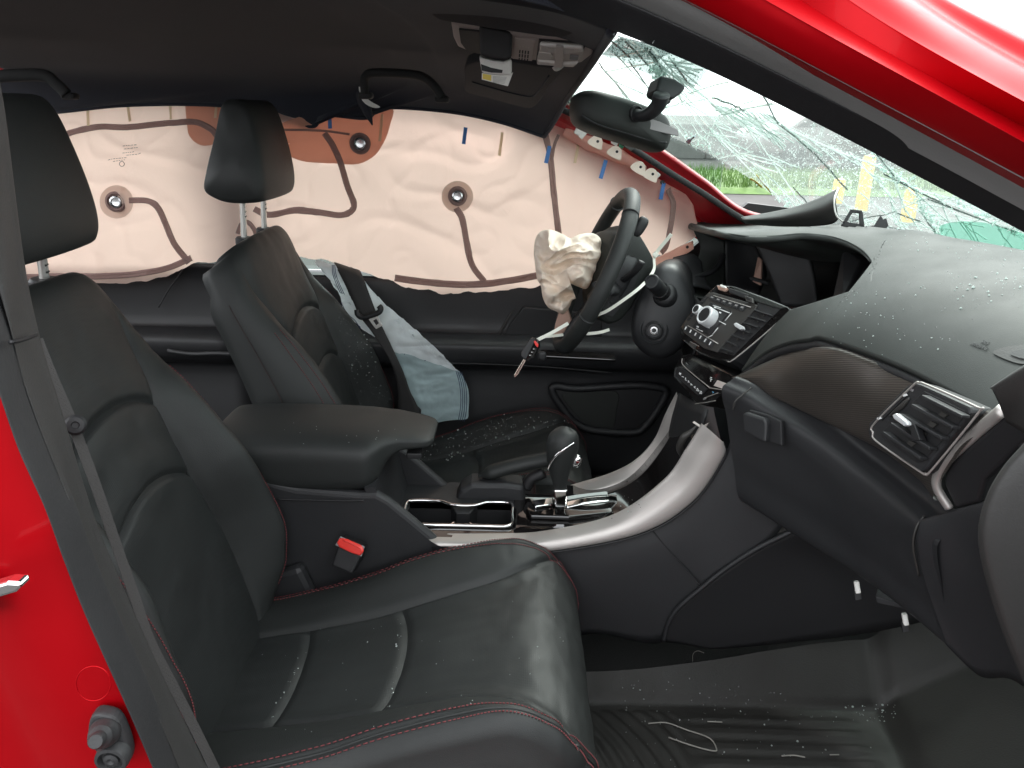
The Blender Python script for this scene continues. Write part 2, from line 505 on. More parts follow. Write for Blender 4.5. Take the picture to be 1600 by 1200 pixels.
# ================================================================== the yard outside
M['asphalt'] = mat('wet_asphalt', (0.045, 0.044, 0.043), 0.7, spec=0.12, bump=0.4, bscale=40, col2=(0.075, 0.073, 0.07), vscale=0.6, rvar=0.2)
M['grass'] = mat('grass_green', (0.05, 0.11, 0.02), 0.8, col2=(0.10, 0.19, 0.035), vscale=3)
M['yellow'] = mat('yellow_bollard_paint', (0.62, 0.40, 0.05), 0.5, var=0.12, vscale=9)
M['concrete'] = mat('grey_concrete', (0.12, 0.12, 0.115), 0.85, var=0.15, vscale=2, bump=0.3, bscale=30)
def disc(name, z, r, m):
    vs = [(r * cos(2 * pi * i / 64), r * sin(2 * pi * i / 64), z) for i in range(64)]
    me = bpy.data.meshes.new(name); me.from_pydata(vs, [], [tuple(range(64))]); me.update()
    return link(name, me, m, None, kind='structure')
disc('ground', 0.0, 900, M['asphalt'])
# grass verge: a low bank with blades
gr = []
for j in range(5):
    gr.append([V(2.0 + 1.6 * i, (13.2, 13.6, 15, 17, 17.4)[j] + 0.3 * noise.noise(V(i, j, 2)), (0.01, 0.10, 0.16, 0.14, 0.01)[j]) for i in range(9)])
patch('grass_bank', gr, 40, 14, M['grass'], None).data
bpy.data.objects['grass_bank']['kind'] = 'structure'
vs, fs = [], []
for k in range(9000):
    x = random.uniform(2.2, 14.4); y = random.uniform(13.3, 17.2); h = random.uniform(0.08, 0.24); a = random.uniform(0, pi)
    w = 0.012; b = len(vs); lx, ly = random.uniform(-.06, .06), random.uniform(-.06, .06); z = 0.10
    vs += [(x - w * cos(a), y - w * sin(a), z), (x + w * cos(a), y + w * sin(a), z), (x + lx, y + ly, z + h)]
    fs.append((b, b + 1, b + 2))
me = bpy.data.meshes.new('grass_blades'); me.from_pydata(vs, [], fs); me.update()
link('grass_blades', me, M['grass'], None, kind='stuff')
def bollard(bx, by, h, lab):
    b = thing('bollard', lab, 'bollard', (bx, by, 0), 'yellow bollards in the yard')
    lathe('post', V(bx, by, 0), V(0, 0, 1), [(0.085, 0), (0.085, h - 0.05), (0.075, h - 0.015), (0.045, h), (0, h)], M['yellow'], b, 20)
    lathe('foot_collar', V(bx, by, 0.0), V(0, 0, 1), [(0.13, 0), (0.13, 0.03), (0.087, 0.045)], M['concrete'], b, 20)
p = PZ(1344, 334, 0); bollard(p.x, p.y, 0.78, 'tall yellow bollard seen through the cracked windshield beside the grass')
p = PZ(1416, 352, 0); bollard(p.x, p.y, 0.46, 'short yellow bollard seen low through the right side of the windshield')
p = PZ(1306, 322, 0); bollard(p.x, p.y, 0.40, 'yellow bollard just above the torn pillar trim tip')
# low wall
wl = thing('concrete_wall', 'low grey concrete wall far behind the grass strip', 'wall', (12, 24, 0))
for k in range(12):
    box('panel', (2 + 2.42 * k, 24, 0.45), 2.4, 0.16, 0.9, M['concrete'], wl, bev=0.015)
box('coping', (15.2, 24, 0.94), 29.2, 0.26, 0.07, M['concrete'], wl, bev=0.01)
def parked_car(cx, cy, rz, paint, lab):
    t = thing('parked_car', lab, 'car', (cx, cy, 0), 'cars parked across the yard')
    R = Matrix.Rotation(rz, 3, 'Z')
    def w(x, y, z): return V(cx, cy, 0) + R @ V(x, y, z)
    prof = [(-2.25, .35), (-2.3, .62), (-2.2, .92), (-1.55, 1.0), (-0.95, 1.42), (0.35, 1.45), (1.1, 1.02), (2.0, .88), (2.3, .62), (2.25, .32)]
    prism('body', [w(x, -.88, z) for x, z in prof], R @ V(0, 1.76, 0), paint, t, 0.09, 3, smooth=True)
    for s in (-1, 1):
        win = [(-1.42, 1.0), (-0.9, 1.36), (0.3, 1.39), (0.95, 1.02)]
        prism('side_window', [w(x, s * .875, z) for x, z in win], R @ V(0, s * .02, 0), M['gloss'], t)
        for wx in (-1.4, 1.42):
            lathe('wheel', w(wx, s * .74, .33), R @ V(0, s, 0), [(0.0, 0), (.33, 0), (.33, .17), (.22, .19), (.2, .16), (0, .16)], M['rubber'], t, 24)
    ws = [w(.42, -.72, 1.42), w(1.06, -.78, 1.05), w(1.06, .78, 1.05), w(.42, .72, 1.42)]
    prism('windscreen', ws, R @ V(.02, 0, .03), M['gloss'], t)
M['carpaint_a'] = mat('grey_parked_paint', (0.20, 0.20, 0.21), 0.35, coat=0.6)
M['carpaint_b'] = mat('brown_parked_paint', (0.10, 0.085, 0.08), 0.45, coat=0.6)
M['carpaint_c'] = mat('white_parked_paint', (0.6, 0.6, 0.6), 0.35, coat=0.6)
parked_car(8.3, 21.5, 0.15, M['carpaint_b'], 'dark brown car parked beyond the grass strip, left of the grey one')
parked_car(13.4, 21.8, -0.1, M['carpaint_a'], 'grey car parked beyond the grass strip, right of the brown one')

# ================================================================== the wrecked car's shell
car = thing('red_car', 'red car body with its front passenger door open and pillars showing', 'car', (0, 1.36, 0.15))
YC = 1.36
import numpy as np
XS_ = [-1.5 + 1.5 * i / 14 for i in range(14)] + [0.46 * i / 45 for i in range(46)]
def line(pxs, y0, y1):
    """one long edge of the pillar, carried back level along the roof edge"""
    m = len(pxs)
    P = [PY(x, y, y0 + (y1 - y0) * i / (m - 1)) for i, (x, y) in enumerate(pxs)]
    X = [p.x for p in P]; x0 = X[0] + .02
    fy = np.polyfit(X, [p.y for p in P], 2); fz = np.polyfit(X, [p.z for p in P], 2)
    g_ = (np.polyval(fz, x0 + .06) - np.polyval(fz, x0)) / .06
    ry = [p.y - np.polyval(fy, p.x) for p in P]; rz = [p.z - np.polyval(fz, p.x) for p in P]
    out = []
    for x in XS_:
        if x > X[-1]:
            k = (x - X[-1]) / (X[-1] - X[-2]); q = P[-1].lerp(P[-2], -k); y, z = q.y, q.z
        elif x >= x0:
            y = np.polyval(fy, x) + .8 * np.interp(x, X, ry); z = np.polyval(fz, x) + .8 * np.interp(x, X, rz)
        else:
            e = .15 * (1 - exp((x - x0) / .15))
            y = np.polyval(fy, x0) + .8 * np.interp(x0, X, ry) + .45 * e
            z = np.polyval(fz, x0) + .8 * np.interp(x0, X, rz) - g_ * e
        out.append(V(x, float(y), float(z)))
    for _ in range(14):
        out = [out[0]] + [out[i - 1] * .25 + out[i] * .5 + out[i + 1] * .25 for i in range(1, len(out) - 1)] + [out[-1]]
    return out
L0 = line([(960, 48), (1100, 105), (1300, 205), (1460, 290), (1600, 362), (1760, 452)], .80, .585)
L1 = line([(960, -8), (1100, 56), (1287, 150), (1390, 204), (1497, 259), (1600, 316), (1760, 402)], .765, .55)
L2 = line([(1060, -8), (1178, 50), (1287, 109), (1381, 159), (1475, 208), (1600, 275), (1760, 362)], .70, .52)
L3 = line([(1180, -5), (1287, 50), (1381, 103), (1475, 153), (1600, 222), (1760, 310)], .665, .49)
L4 = line([(1235, -3), (1331, 50), (1444, 116), (1600, 197), (1760, 284)], .682, .505)
L5 = line([(1302, 0), (1397, 50), (1475, 91), (1600, 159), (1760, 245)], .668, .488)
L6 = line([(1380, -8), (1490, 42), (1600, 100), (1760, 182)], .715, .53)
def band(name, rows, m, nv, parent=car, thick=0.0, label=None):
    return patch(name, rows, 120, nv, m, parent, thick, label)
def mid(A, B, t=.5, push=0.0, d=V(0, -1, 0.3)):
    return [a.lerp(b, t) + d.normalized() * push for a, b in zip(A, B)]
M['seal_skylit'] = mat('skylit_door_rubber', (0.22, 0.22, 0.215), 0.5, bump=0.12, bscale=350, rvar=0.08, vscale=12)  # rubber lightened to stand in for sky light from above
# door-opening seal on the near windshield pillar: two rounded rolls with a groove between
band('pillar_trim', [mid(L0, L0, 0, 0, V(0, 1, 0)), mid(L0, L1, .25, .010), mid(L0, L1, .6, .014), mid(L0, L1, .88, .006), mid(L0, L1, 1, -.010)], M['plastic_dark'], 14, label='black inner windshield pillar trim')
band('door_seal', [mid(L1, L1, 0, -.012), mid(L1, L2, .06, .002), mid(L1, L2, .22, .018), mid(L1, L2, .5, .022, V(0, -1, .8)), mid(L1, L2, .8, .016, V(0, -1, 1.2)), mid(L1, L2, .98, .006, V(0, -1, 1)), mid(L1, L2, 1, -.004)], M['seal_skylit'], 16, label='rubber roll of the door seal, lightened for sky light')
L7 = [p + V(0, .06, .035) for p in L6]
band('windshield_pillar', [mid(L2, L2, 0, -.035, V(0, -1, 0)), mid(L2, L2, 0, -.008, V(0, -1, 0)), mid(L2, L3, .01, -.001), mid(L2, L3, .5, .003), mid(L2, L3, .96, .0), L3, mid(L3, L4, .06), mid(L3, L4, .94), L4, mid(L4, L5, .06), mid(L4, L5, .92), L5, mid(L5, L6, .08, .001), mid(L5, L6, .5, .006, V(0, -1, 1)), L6, mid(L6, L7, .5, .006, V(0, 0, 1)), L7], M['red'], 96, label='glossy red windshield pillar with stepped flanges')
# roof skin
patch('roof_panel', [[V(.16, y, 1.43 - .22 * abs(y - YC) ** 2), V(-.4, y, 1.51 - .22 * abs(y - YC) ** 2), V(-1.3, y, 1.50 - .22 * abs(y - YC) ** 2)] for y in (.80, 1.1, 1.36, 1.62, 1.94)], 16, 16, M['red'], car, face=V(-.3, 1.36, 5))

# ---- near centre pillar (left edge of the photo)
m0 = [(-26, -60), (-10, 100), (4, 190), (31, 400), (55, 520), (93, 650), (150, 830), (232, 1020), (318, 1200), (378, 1320)]
m1 = [(-75, 150), (-50, 300), (-20, 420), (17, 535), (41, 621), (75, 711), (113, 800), (143, 883), (187, 987), (230, 1083), (277, 1200), (325, 1320)]
m2 = [(-120, 250), (-80, 400), (-30, 545), (0, 617), (34, 711), (75, 800), (100, 873), (133, 957), (167, 1033), (197, 1100), (240, 1200), (292, 1320)]
def line2(pxs, Y): return spline([PY(x, y, Y) for x, y in pxs], 40)
A0, A1, A2 = line2(m0, .60), line2(m1, .535), line2(m2, .50)
dv = V(.35, -1, 0)
def bmid(A, B, t, push): return mid(A, B, t, push, dv)
patch('centre_pillar_seal', [bmid(A2, A1, 0, -.012), bmid(A2, A1, .12, .008), bmid(A2, A1, .45, .016), bmid(A2, A1, .85, .008), bmid(A2, A1, 1, -.012)], 90, 14, M['rubber'], car, label='grey rubber door seal on the near centre pillar')
patch('centre_pillar_trim', [bmid(A1, A0, 0, -.014), bmid(A1, A0, .14, .006), bmid(A1, A0, .5, .010), bmid(A1, A0, .9, .004), bmid(A1, A0, 1, -.01), mid(A0, A0, 0, .07, V(-.85, 1, 0))], 90, 18, M['trimgrey'], car, label='dark grey plastic trim of the near centre pillar')
tube('trim_joint', [PY(16, 535, .512), PY(36, 531, .535), PY(57, 523, .575)], .0014, M['plastic_dark'], car, 8, 6)
# red outer skin of pillar with a soft crease
Rr = []
for off, dy in ((0, 0.0), (.018, -.004), (.05, -.008), (.085, -.003), (.11, .004), (.16, .002), (.26, -.004), (.5, .0)):
    Rr.append([p + V(-off, dy, 0) for p in bmid(A2, A2, 0, -.006)])
patch('centre_pillar', Rr, 60, 24, M['red'], car, label='bright red painted near centre pillar')
RP = PY(175, 1150, .495)
pp = plane3(RP, RP + V(1, 0.02, 0), RP + V(.2, 0, 1))
plate('grommet_plate', pp, [(150, 1108), (172, 1106), (192, 1118), (208, 1160), (206, 1184), (190, 1195), (168, 1188), (158, 1165), (145, 1140)], -.004, .009, M['rubber'], car, .003, 3, sm=36)
q = pp.at(152, 1156, .008)
lathe('door_switch_plunger', pp.at(166, 1142, .008), (PY(146, 1162, .452) - pp.at(166, 1142, .008)), [(.010, 0), (.012, .004), (.011, .012), (.0085, .016), (.009, .022), (.006, .026), (.0065, .033), (.005, .037), (0, .037)], M['rubber'], car, 24)
lathe('bumper_stop', pp.at(182, 1174, .008), pp.n, [(.0125, 0), (.0135, .006), (.0125, .011), (.010, .0115), (.0085, .007), (.006, .007), (.006, .010), (.003, .011), (0, .009)], M['rubber'], car, 28)
tube('body_plug', [PY(146 + 27 * cos(k), 1068 + 27 * sin(k), .4915) for k in [2 * pi * i / 12 for i in range(12)]], .0005, M['red'], car, 60, 6, True, label='round red blanking plug')
# latch striker
t = thing('door_striker', 'bright chrome door striker bar at the left edge of the red pillar', 'door striker', PY(6, 922, .49))
SP = [PY(x, y, .452) for x, y in ((-60, 931), (10, 910), (30, 911), (33, 919), (26, 926), (-60, 952))]
prism('bar', SP, V(0, .012, 0), M['chrome'], t, .002)
box('base_plate', PY(-60, 938, .484), .05, .006, .03, M['steel'], t, bev=.002)

# ---- the open near door, swung wide on its hinge unseen past the right edge, added to shade the footwell
od = thing('open_door', 'open red front passenger door with black inner trim, swung wide beside the dashboard', 'car door', (.66, .46, .25))
Ro = Matrix.Rotation(radians(-28), 3, 'Z')
def dp(a, h, t=0.0): return V(.70, .42, 0) + Ro @ V(t, -a, h)
prism('outer_skin', [dp(0, .28, .10), dp(1.05, .28, .10), dp(1.10, .70, .13), dp(1.06, 1.0, .09), dp(0, 1.0, .09)], Ro @ V(.02, 0, 0), M['red'], od, .01)
prism('inner_trim', [dp(0.02, .30, 0), dp(1.03, .30, 0), dp(1.06, .70, 0), dp(1.03, .99, 0), dp(0.02, .99, 0)], Ro @ V(.09, 0, 0), M['plastic'], od, .015)
tube('armrest', [dp(.15, .66, -.02), dp(.5, .68, -.04), dp(.9, .70, -.03)], .035, M['plastic'], od, 20, 12)
tube('window_frame', [dp(0.05, 1.0, .05), dp(.30, 1.22, .05), dp(.62, 1.36, .05), dp(.98, 1.37, .05), dp(1.04, 1.0, .05)], .02, M['plastic_dark'], od, 40, 10)
# ---- near sill, floor, firewall, back wall
patch('floor_pan', [[V(-1.6, y, .21), V(-.4, y, .21), V(.55, y, .205), V(.80, y, .30), V(.98, y, .55), V(1.0, y, .98)] for y in (.56, .95, 1.2, 1.30, 1.36, 1.42, 1.52, 1.77, 2.16)], 40, 24, M['carpet'], car)
patch('sill', [[V(x, .44, .10), V(x, .46, .30), V(x, .50, .345), V(x, .56, .34), V(x, .58, .21)] for x in (-.5, 0, .5, 1.0)], 20, 8, M['red'], car, face=V(0, 0, 1))
patch('rear_bulkhead', [[V(-1.55, y, .2), V(-1.65, y, .75), V(-1.75, y, 1.0)] for y in (.6, 1.36, 2.16)], 8, 8, M['carpet'], car)
patch('parcel_shelf', [[V(-1.75, y, 1.0), V(-2.2, y, 1.02)] for y in (.6, 1.36, 2.16)], 8, 4, M['carpet'], car, face=V(-1.9, 1.36, 3))

patch('kick_panel', [[V(.50, .585, .20), V(.75, .575, .20), V(1.02, .60, .20)], [V(.52, .585, .6), V(.75, .575, .6), V(1.02, .60, .6)], [V(.56, .585, .97), V(.75, .575, .97), V(1.02, .60, .97)]], 8, 8, M['carpet'], car, .01)
# ---- far windshield pillar (bare red metal)
F0 = spline([PY(x, y, 1.95) for x, y in ((820, 128), (895, 152), (1012, 222), (1100, 283), (1168, 333))] + [V(.80, 2.10, .98)], 30)
F1 = spline([PY(x, y, 1.97) for x, y in ((820, 140), (890, 166), (1005, 240), (1095, 303), (1160, 346))] + [V(.78, 2.11, .93)], 30)
F2 = spline([PY(x, y, 2.04) for x, y in ((820, 165), (885, 192), (985, 262), (1070, 322), (1125, 362))] + [V(.72, 2.13, .88)], 30)
F3 = [p + V(-.01, .02, -.05) for p in F2]
patch('far_windshield_pillar', [mid(F0, F0, 0, .02, V(.3, 1, .3)), F0, mid(F0, F1, .5, -.004), F1, mid(F1, F2, .08, -.012), mid(F1, F2, .5, -.006), F2, mid(F2, F2, 0, .02, V(0, 1, -.2)), F3], 60, 24, M['red_in'], car, label='bare dark red far windshield pillar')
for x, y in ((939, 223), (1000, 262), (1022, 275), (962, 243), (1035, 285)):
    lathe('pillar_hole', PY(x, y, 2.003), V(-.1, -1, .2), [(.0058, 0), (.0055, .0012), (0, .001)], M['plastic_dark'], car, 16)

# ================================================================== far doors
def door_section(x, k=1.0):
    return [V(x, 2.085, .815), V(x, 2.072, .79), V(x, 2.068, .675), V(x, 2.03, .668), V(x, 1.99, .660), V(x, 1.975, .645), V(x, 1.985, .60), V(x, 2.02, .575), V(x, 2.06, .55), V(x, 2.05, .40), V(x, 2.05, .24)]
dd = thing('driver_door', 'black trim of the closed far front door below the hanging airbag', 'car door', (.1, 2.1, .25))
patch('door_panel', [door_section(x) for x in (-.68, -.4, -.1, .15, .4, .66)], 60, 10, M['plastic'], dd, .01)
PD = Plane(V(0, 2.045, .5), V(0, -1, 0.05))
rim = [(862, 606), (905, 607), (980, 602), (1022, 604), (1040, 612), (1030, 636), (1008, 666), (990, 676), (940, 674), (912, 668), (888, 650)]
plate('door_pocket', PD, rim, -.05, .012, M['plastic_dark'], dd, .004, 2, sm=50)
tube('pocket_rim', [PD.at(x, y, .02) for x, y in rim], .011, M['plastic'], dd, 80, 10, True)
plate('pocket_back', PD, [(880, 612), (960, 609), (962, 640), (955, 668), (925, 664), (902, 648)], .012, .016, M['plastic_soft'], dd, .002, sm=30)
tube('torn_trim_edge', [PY(x, y, 2.055) for x, y in ((764, 541), (774, 532), (785, 514), (796, 494), (803, 484))], .0022, M['grey_btn'], dd, 16, 6, scale=lambda s: .4 + 1.4 * sin(pi * s))
tube('torn_trim_edge', [PY(x, y, 2.05) for x, y in ((757, 545), (768, 541), (775, 536), (779, 524))], .003, M['rubber'], dd, 12, 6)
plate('upper_insert', Plane(V(0, 2.06, .8), V(0, -1, 0)), [(818, 478), (858, 482), (940, 490), (940, 556), (868, 548), (778, 540), (795, 508)], .0, .012, M['plastic_dark'], dd, .003)
tube('armrest_groove', [PY(x, y, 1.974) for x, y in ((680, 567), (760, 569), (860, 574), (960, 583))], .002, M['plastic_dark'], dd)
plate('window_switch_panel', Plane(V(0, 2.01, .668), V(0, -.15, 1)), [(845, 550), (960, 556), (962, 566), (848, 560)], .0, .008, M['gloss'], dd, .002)
box('window_glass', V(-.06, 2.13, 1.065), 1.22, .005, .49, glass('door_glass', (.84, .90, .87), .8), dd)
prism('window_frame', [V(-.70, 2.10, .815), V(-.70, 2.07, 1.30), V(-.66, 2.07, 1.30), V(-.66, 2.10, .815)], V(0, .04, 0), M['plastic_dark'], dd)
prism('outer_skin', [V(-.70, 2.26, .2), V(-.70, 2.2, .80), V(.9, 2.2, .80), V(.9, 2.26, .2)], V(0, .01, 0), M['red'], dd)
prism('sill_cap', [V(-.70, 2.08, .805), V(.8, 2.08, .805), V(.8, 2.21, .805), V(-.70, 2.21, .805)], V(0, 0, .01), M['plastic_dark'], dd)
prism('mirror_corner_panel', [V(.36, 2.095, .80), V(.62, 2.095, 1.03), V(.92, 2.095, 1.0), V(.92, 2.095, .80)], V(0, .02, 0), M['plastic_dark'], dd)
rd = thing('rear_door', 'black trim of the far rear door seen between the two front seats', 'car door', (-.9, 2.1, .25))
patch('door_panel', [[V(x, 2.05, .842)] + door_section(x)[1:] for x in (-1.55, -1.3, -1.1, -.9, -.74)], 40, 10, M['plastic_dark'], rd, .01)
tube('grab_rail', [PY(x, y, 1.965) for x, y in ((262, 548), (300, 553), (335, 552), (366, 553))], .006, M['plastic'], rd)
tube('trim_line', [PY(x, y, 2.05) for x, y in ((300, 400), (280, 430), (262, 455), (248, 480))], .002, M['plastic'], rd)
box('window_glass', V(-1.13, 2.13, 1.065), .72, .005, .49, bpy.data.materials['door_glass'], rd)
prism('outer_skin', [V(-1.7, 2.26, .2), V(-1.7, 2.2, .80), V(-.71, 2.2, .80), V(-.71, 2.26, .2)], V(0, .01, 0), M['red'], rd)
prism('sill_cap', [V(-1.7, 2.08, .806), V(-.71, 2.08, .806), V(-.71, 2.21, .806), V(-1.7, 2.21, .806)], V(0, 0, .01), M['plastic_dark'], rd)
prism('far_centre_pillar', [V(-.77, 2.09, .2), V(-.77, 2.08, 1.3), V(-.70, 2.08, 1.3), V(-.69, 2.09, .2)], V(0, .05, 0), M['plastic_dark'], car)
prism('far_roof_rail', [V(-1.7, 2.02, 1.285), V(-.4, 2.02, 1.315), V(.1, 1.98, 1.28), V(.1, 1.98, 1.33), V(-.4, 2.0, 1.40), V(-1.7, 2.0, 1.37)], V(0, .10, 0), M['red_in'], car)
# ================================================================== surfaces that things are stuck to
from mathutils.bvhtree import BVHTree
class Surf:
    def __init__(s, G):
        nu = len(G[0]); v = [p for r in G for p in r]
        f = [(j * nu + i, j * nu + i + 1, (j + 1) * nu + i + 1, (j + 1) * nu + i) for j in range(len(G) - 1) for i in range(nu - 1)]
        s.t = BVHTree.FromPolygons([tuple(p) for p in v], f)
    def at(s, px, py, h=0.0):
        d = ray(px, py).normalized()
        loc, n, i, dist = s.t.ray_cast(EYE, d)
        if loc is None: return None
        if n.dot(d) > 0: n = -n
        return loc + n * h
def surf_fan(name, sf, px, m, parent, h=.002, n=48, rings=8, label=None):
    O = spline([V(x, y) for x, y in px], n, True)
    c = sum(O, V(0, 0)) / n
    rows = []
    for k in range(rings + 1):
        r = max(k / rings, .001)
        rows.append([sf.at(*(c + (o - c) * r), h) or None for o in O])
    for r in rows:
        for i, p in enumerate(r):
            if p is None: r[i] = r[i - 1] if r[i - 1] is not None else rows[0][0]
    return link(name, grid_mesh(name, rows, close_u=True), m, parent, label)
def surf_ribbon(name, sf, px, w, m, parent, h=.003, n=None, label=None, ridge=.0015):
    P = spline([V(x, y) for x, y in px], n or 6 * (len(px) - 1))
    rows = []
    for i, p in enumerate(P):
        t = (P[min(i + 1, len(P) - 1)] - P[max(i - 1, 0)]).normalized(); q = V(-t.y, t.x)
        r = []
        for k, hh in ((-1, 0), (-.7, ridge), (-.25, ridge), (0, 0), (.25, ridge), (.7, ridge), (1, 0)):
            z = sf.at(*(p + q * (k * w / 2)), h + hh)
            r.append(z)
        if all(r): rows.append(r)
    return link(name, grid_mesh(name, rows), m, parent, label)

# ================================================================== headliner
hl = thing('headliner', 'black felt roof lining torn along its far edge above the hanging airbag', 'headliner', (-.4, YC, 1.36))
far_px = [(-420, 215), (-200, 192), (60, 177), (200, 164), (350, 165), (440, 186), (488, 198), (508, 180), (572, 184), (600, 168), (700, 174), (780, 190), (850, 213)]
FE = [PY(x, y, 2.0) for x, y in far_px]
def rowY(y, z, last, fe=None):
    r = []
    for i, p in enumerate(FE[:-1]):
        k = i / (len(FE) - 1)
        x = -1.25 + (last.x + 1.25) * ((p.x - FE[0].x) / (FE[-1].x - FE[0].x))
        r.append(V(x, y, z + (last.z - z) * k ** 6))
    return r + [last]
rows = [rowY(.80, 1.372, PY(957, 47, .83)), rowY(1.08, 1.377, PY(940, 74, 1.10)), rowY(1.36, 1.378, PY(922, 103, 1.36)), rowY(1.65, 1.365, PY(900, 135, 1.65)), rowY(1.84, 1.335, PY(884, 158, 1.84)), rowY(1.95, 1.295, PY(866, 190, 1.95)), FE]
patch('lining', rows, 120, 40, M['headliner'], hl, .010, face=V(-.3, 1.36, 0))
tube('lining_edge', [p for p in spline(FE, 120)], .005, M['headliner'], hl, 160, 8)
tube('lining_front_edge', [r[-1] for r in rows], .006, M['headliner'], hl, 40, 8)
# torn flap with its pale backing
patch('torn_flap', [[PY(562, 122, 1.955), PY(556, 150, 1.965), PY(566, 175, 1.975), PY(579, 193, 1.98)], [PY(574, 122, 1.945), PY(572, 150, 1.95), PY(580, 172, 1.965), PY(581, 196, 1.975)]], 16, 3, M['headliner'], hl, .003)
prism('pale_backing', spline([PY(x, y, 1.948) for x, y in ((560, 132), (564, 117), (570, 122), (565, 142), (577, 157), (594, 167), (582, 168), (566, 157))], 24, True), V(0, .002, 0), M['sticker'], hl)

def handle(path, Y, lab):
    P = [PY(x, y, Y) for x, y in path]
    t = thing('grab_handle', lab, 'grab handle', P[len(P) // 2], 'grab handles on the far roof edge')
    tube('bar', P, .0125, M['rubber_dk'], t, 40, 12, r2=.009)
    for e, q in ((P[0], P[1]), (P[-1], P[-2])):
        box('mount_pad', e + V(0, .012, -.004), .030, .03, .014, M['rubber_dk'], t, bev=.006)
handle([(570, 146), (570, 122), (586, 114), (640, 116), (664, 122), (680, 136), (690, 152)], 1.70, 'black grab handle at the torn roof edge above the driver seat')
handle([(-95, 148), (-85, 128), (-40, 122), (40, 117), (72, 119), (88, 131), (104, 147)], 1.70, 'black grab handle above the rear door, at the left edge of the photo')

# ================================================================== sun visors
VP = plane3(PY(735, 110, 1.58), PY(832, 157, 1.64), PY(876, 98, 1.40))
sv = thing('sun_visor', 'charcoal fabric sun visor folded up on the driver side beside the roof console', 'sun visor', VP.at(805, 120))
plate('panel', VP, [(733, 88), (730, 112), (732, 132), (765, 141), (802, 151), (831, 157), (845, 148), (862, 122), (880, 96), (840, 88), (780, 80)], -.004, .016, M['fabric'], sv, .006, 3, sm=60)
tube('edge_seam', [VP.at(x, y, .0165) for x, y in ((738, 128), (765, 136), (802, 146), (829, 151), (840, 144), (858, 118))], .0015, M['headliner'], sv, 40, 6)
VQ = plane3(PY(690, 14, 1.12), PY(885, 40, 1.06), PY(900, -40, .93))
pv = thing('sun_visor', 'charcoal fabric sun visor on the passenger side at the top edge of the photo', 'sun visor', VQ.at(800, 10))
plate('panel', VQ, [(668, -40), (672, -5), (690, 13), (733, 21), (800, 31), (870, 40), (896, 37), (915, 20), (925, -40)], -.004, .016, M['fabric'], pv, .006, 3, sm=60)
for lab, pts, Y in (('pale visor hook above the roof console lamps', [(887, 33), (891, 37), (897, 36), (902, 31), (904, 26)], 1.06), ('pale visor hook below the roof console lamps', [(865, 104), (868, 108), (873, 107), (878, 103), (880, 98)], 1.38)):
    t = thing('visor_hook', lab, 'visor hook', PY(*pts[2], Y))
    tube('hook', [PY(x, y, Y) for x, y in pts], .0032, M['white_plastic'], t, 16, 8)
    box('base', PY(pts[-1][0], pts[-1][1] - 2, Y + .004), .014, .010, .006, M['plastic_dark'], t, bev=.002)

# ================================================================== roof console with map lamps
OC = plane3(PY(705, 29, 1.16), PY(925, 57, 1.14), PY(815, 88, 1.24))
def zz(L): return [(680 + x * .175, 10 + y * .175) for x, y in L]
oc = thing('roof_console', 'taupe roof console with map lamps, slotted grille and dropped-open glasses bin', 'roof console', OC.at(815, 70))
frame = zz([(145, 108), (390, 152), (700, 208), (930, 233), (1390, 262), (1428, 285), (1405, 395), (1310, 470), (1200, 478), (900, 450), (690, 435), (385, 385), (280, 358), (205, 325), (165, 240)])
plate('frame', OC, frame, -.012, .006, M['taupe'], oc, .003, 2)
plate('bin_opening', OC, zz([(218, 152), (400, 170), (690, 225), (683, 425), (390, 375), (285, 345), (235, 275)]), .006, .0085, M['plastic_dark'], oc, .001)
plate('grille_panel', OC, zz([(716, 232), (905, 250), (873, 440), (697, 418)]), .006, .0085, M['taupe'], oc, .001)
for i in range(4):
    for j in range(4):
        x, y = 762 + 25 * i - 3 * j, 300 + 36 * j + 3 * i
        hh = (24, 26, 26, 14)[j]
        plate('slot', OC, zz([(x, y), (x + 12, y + 1), (x + 10, y + hh), (x - 2, y + hh - 1)]), .0085, .0092, M['plastic_dark'] if j else M['taupe_lt'], oc)
plate('lamp_surround', OC, zz([(932, 245), (1345, 275), (1352, 300), (1310, 400), (1255, 470), (905, 448)]), .006, .0075, M['plastic_dark'], oc, .001)
plate('lamp_module', OC, zz([(942, 320), (1180, 345), (1345, 325), (1300, 420), (1100, 425), (920, 400)]), .007, .011, M['taupe'], oc, .0015)
plate('map_lamp', OC, zz([(945, 256), (1335, 284), (1342, 325), (1180, 346), (1060, 335), (940, 316)]), .007, .014, M['lens'], oc, .003)
plate('map_lamp', OC, zz([(922, 402), (1060, 420), (1180, 428), (1292, 428), (1252, 466), (916, 442)]), .007, .014, M['lens'], oc, .003)
plate('lamp_groove', OC, zz([(1020, 272), (1250, 290), (1252, 298), (1022, 281)]), .014, .0148, M['taupe'], oc)
plate('lamp_divider', OC, zz([(1090, 265), (1160, 272), (1165, 350), (1150, 460), (1075, 455), (1085, 350)]), .011, .0152, M['taupe'], oc, .001)
plate('switch', OC, zz([(936, 326), (1045, 340), (1062, 360), (1050, 398), (922, 393)]), .011, .0135, M['taupe_lt'], oc, .002)
plate('switch', OC, zz([(1216, 356), (1292, 364), (1284, 400), (1210, 393)]), .011, .0135, M['grey_print'], oc, .001)
BP = Plane(PY(775, 70, 1.16), V(.05, -1, -.15))
plate('glasses_bin', BP, zz([(392, 158), (560, 190), (692, 220), (682, 470), (620, 488), (500, 470), (400, 440)]), -.035, .0, M['plastic_dark'], oc, .004)
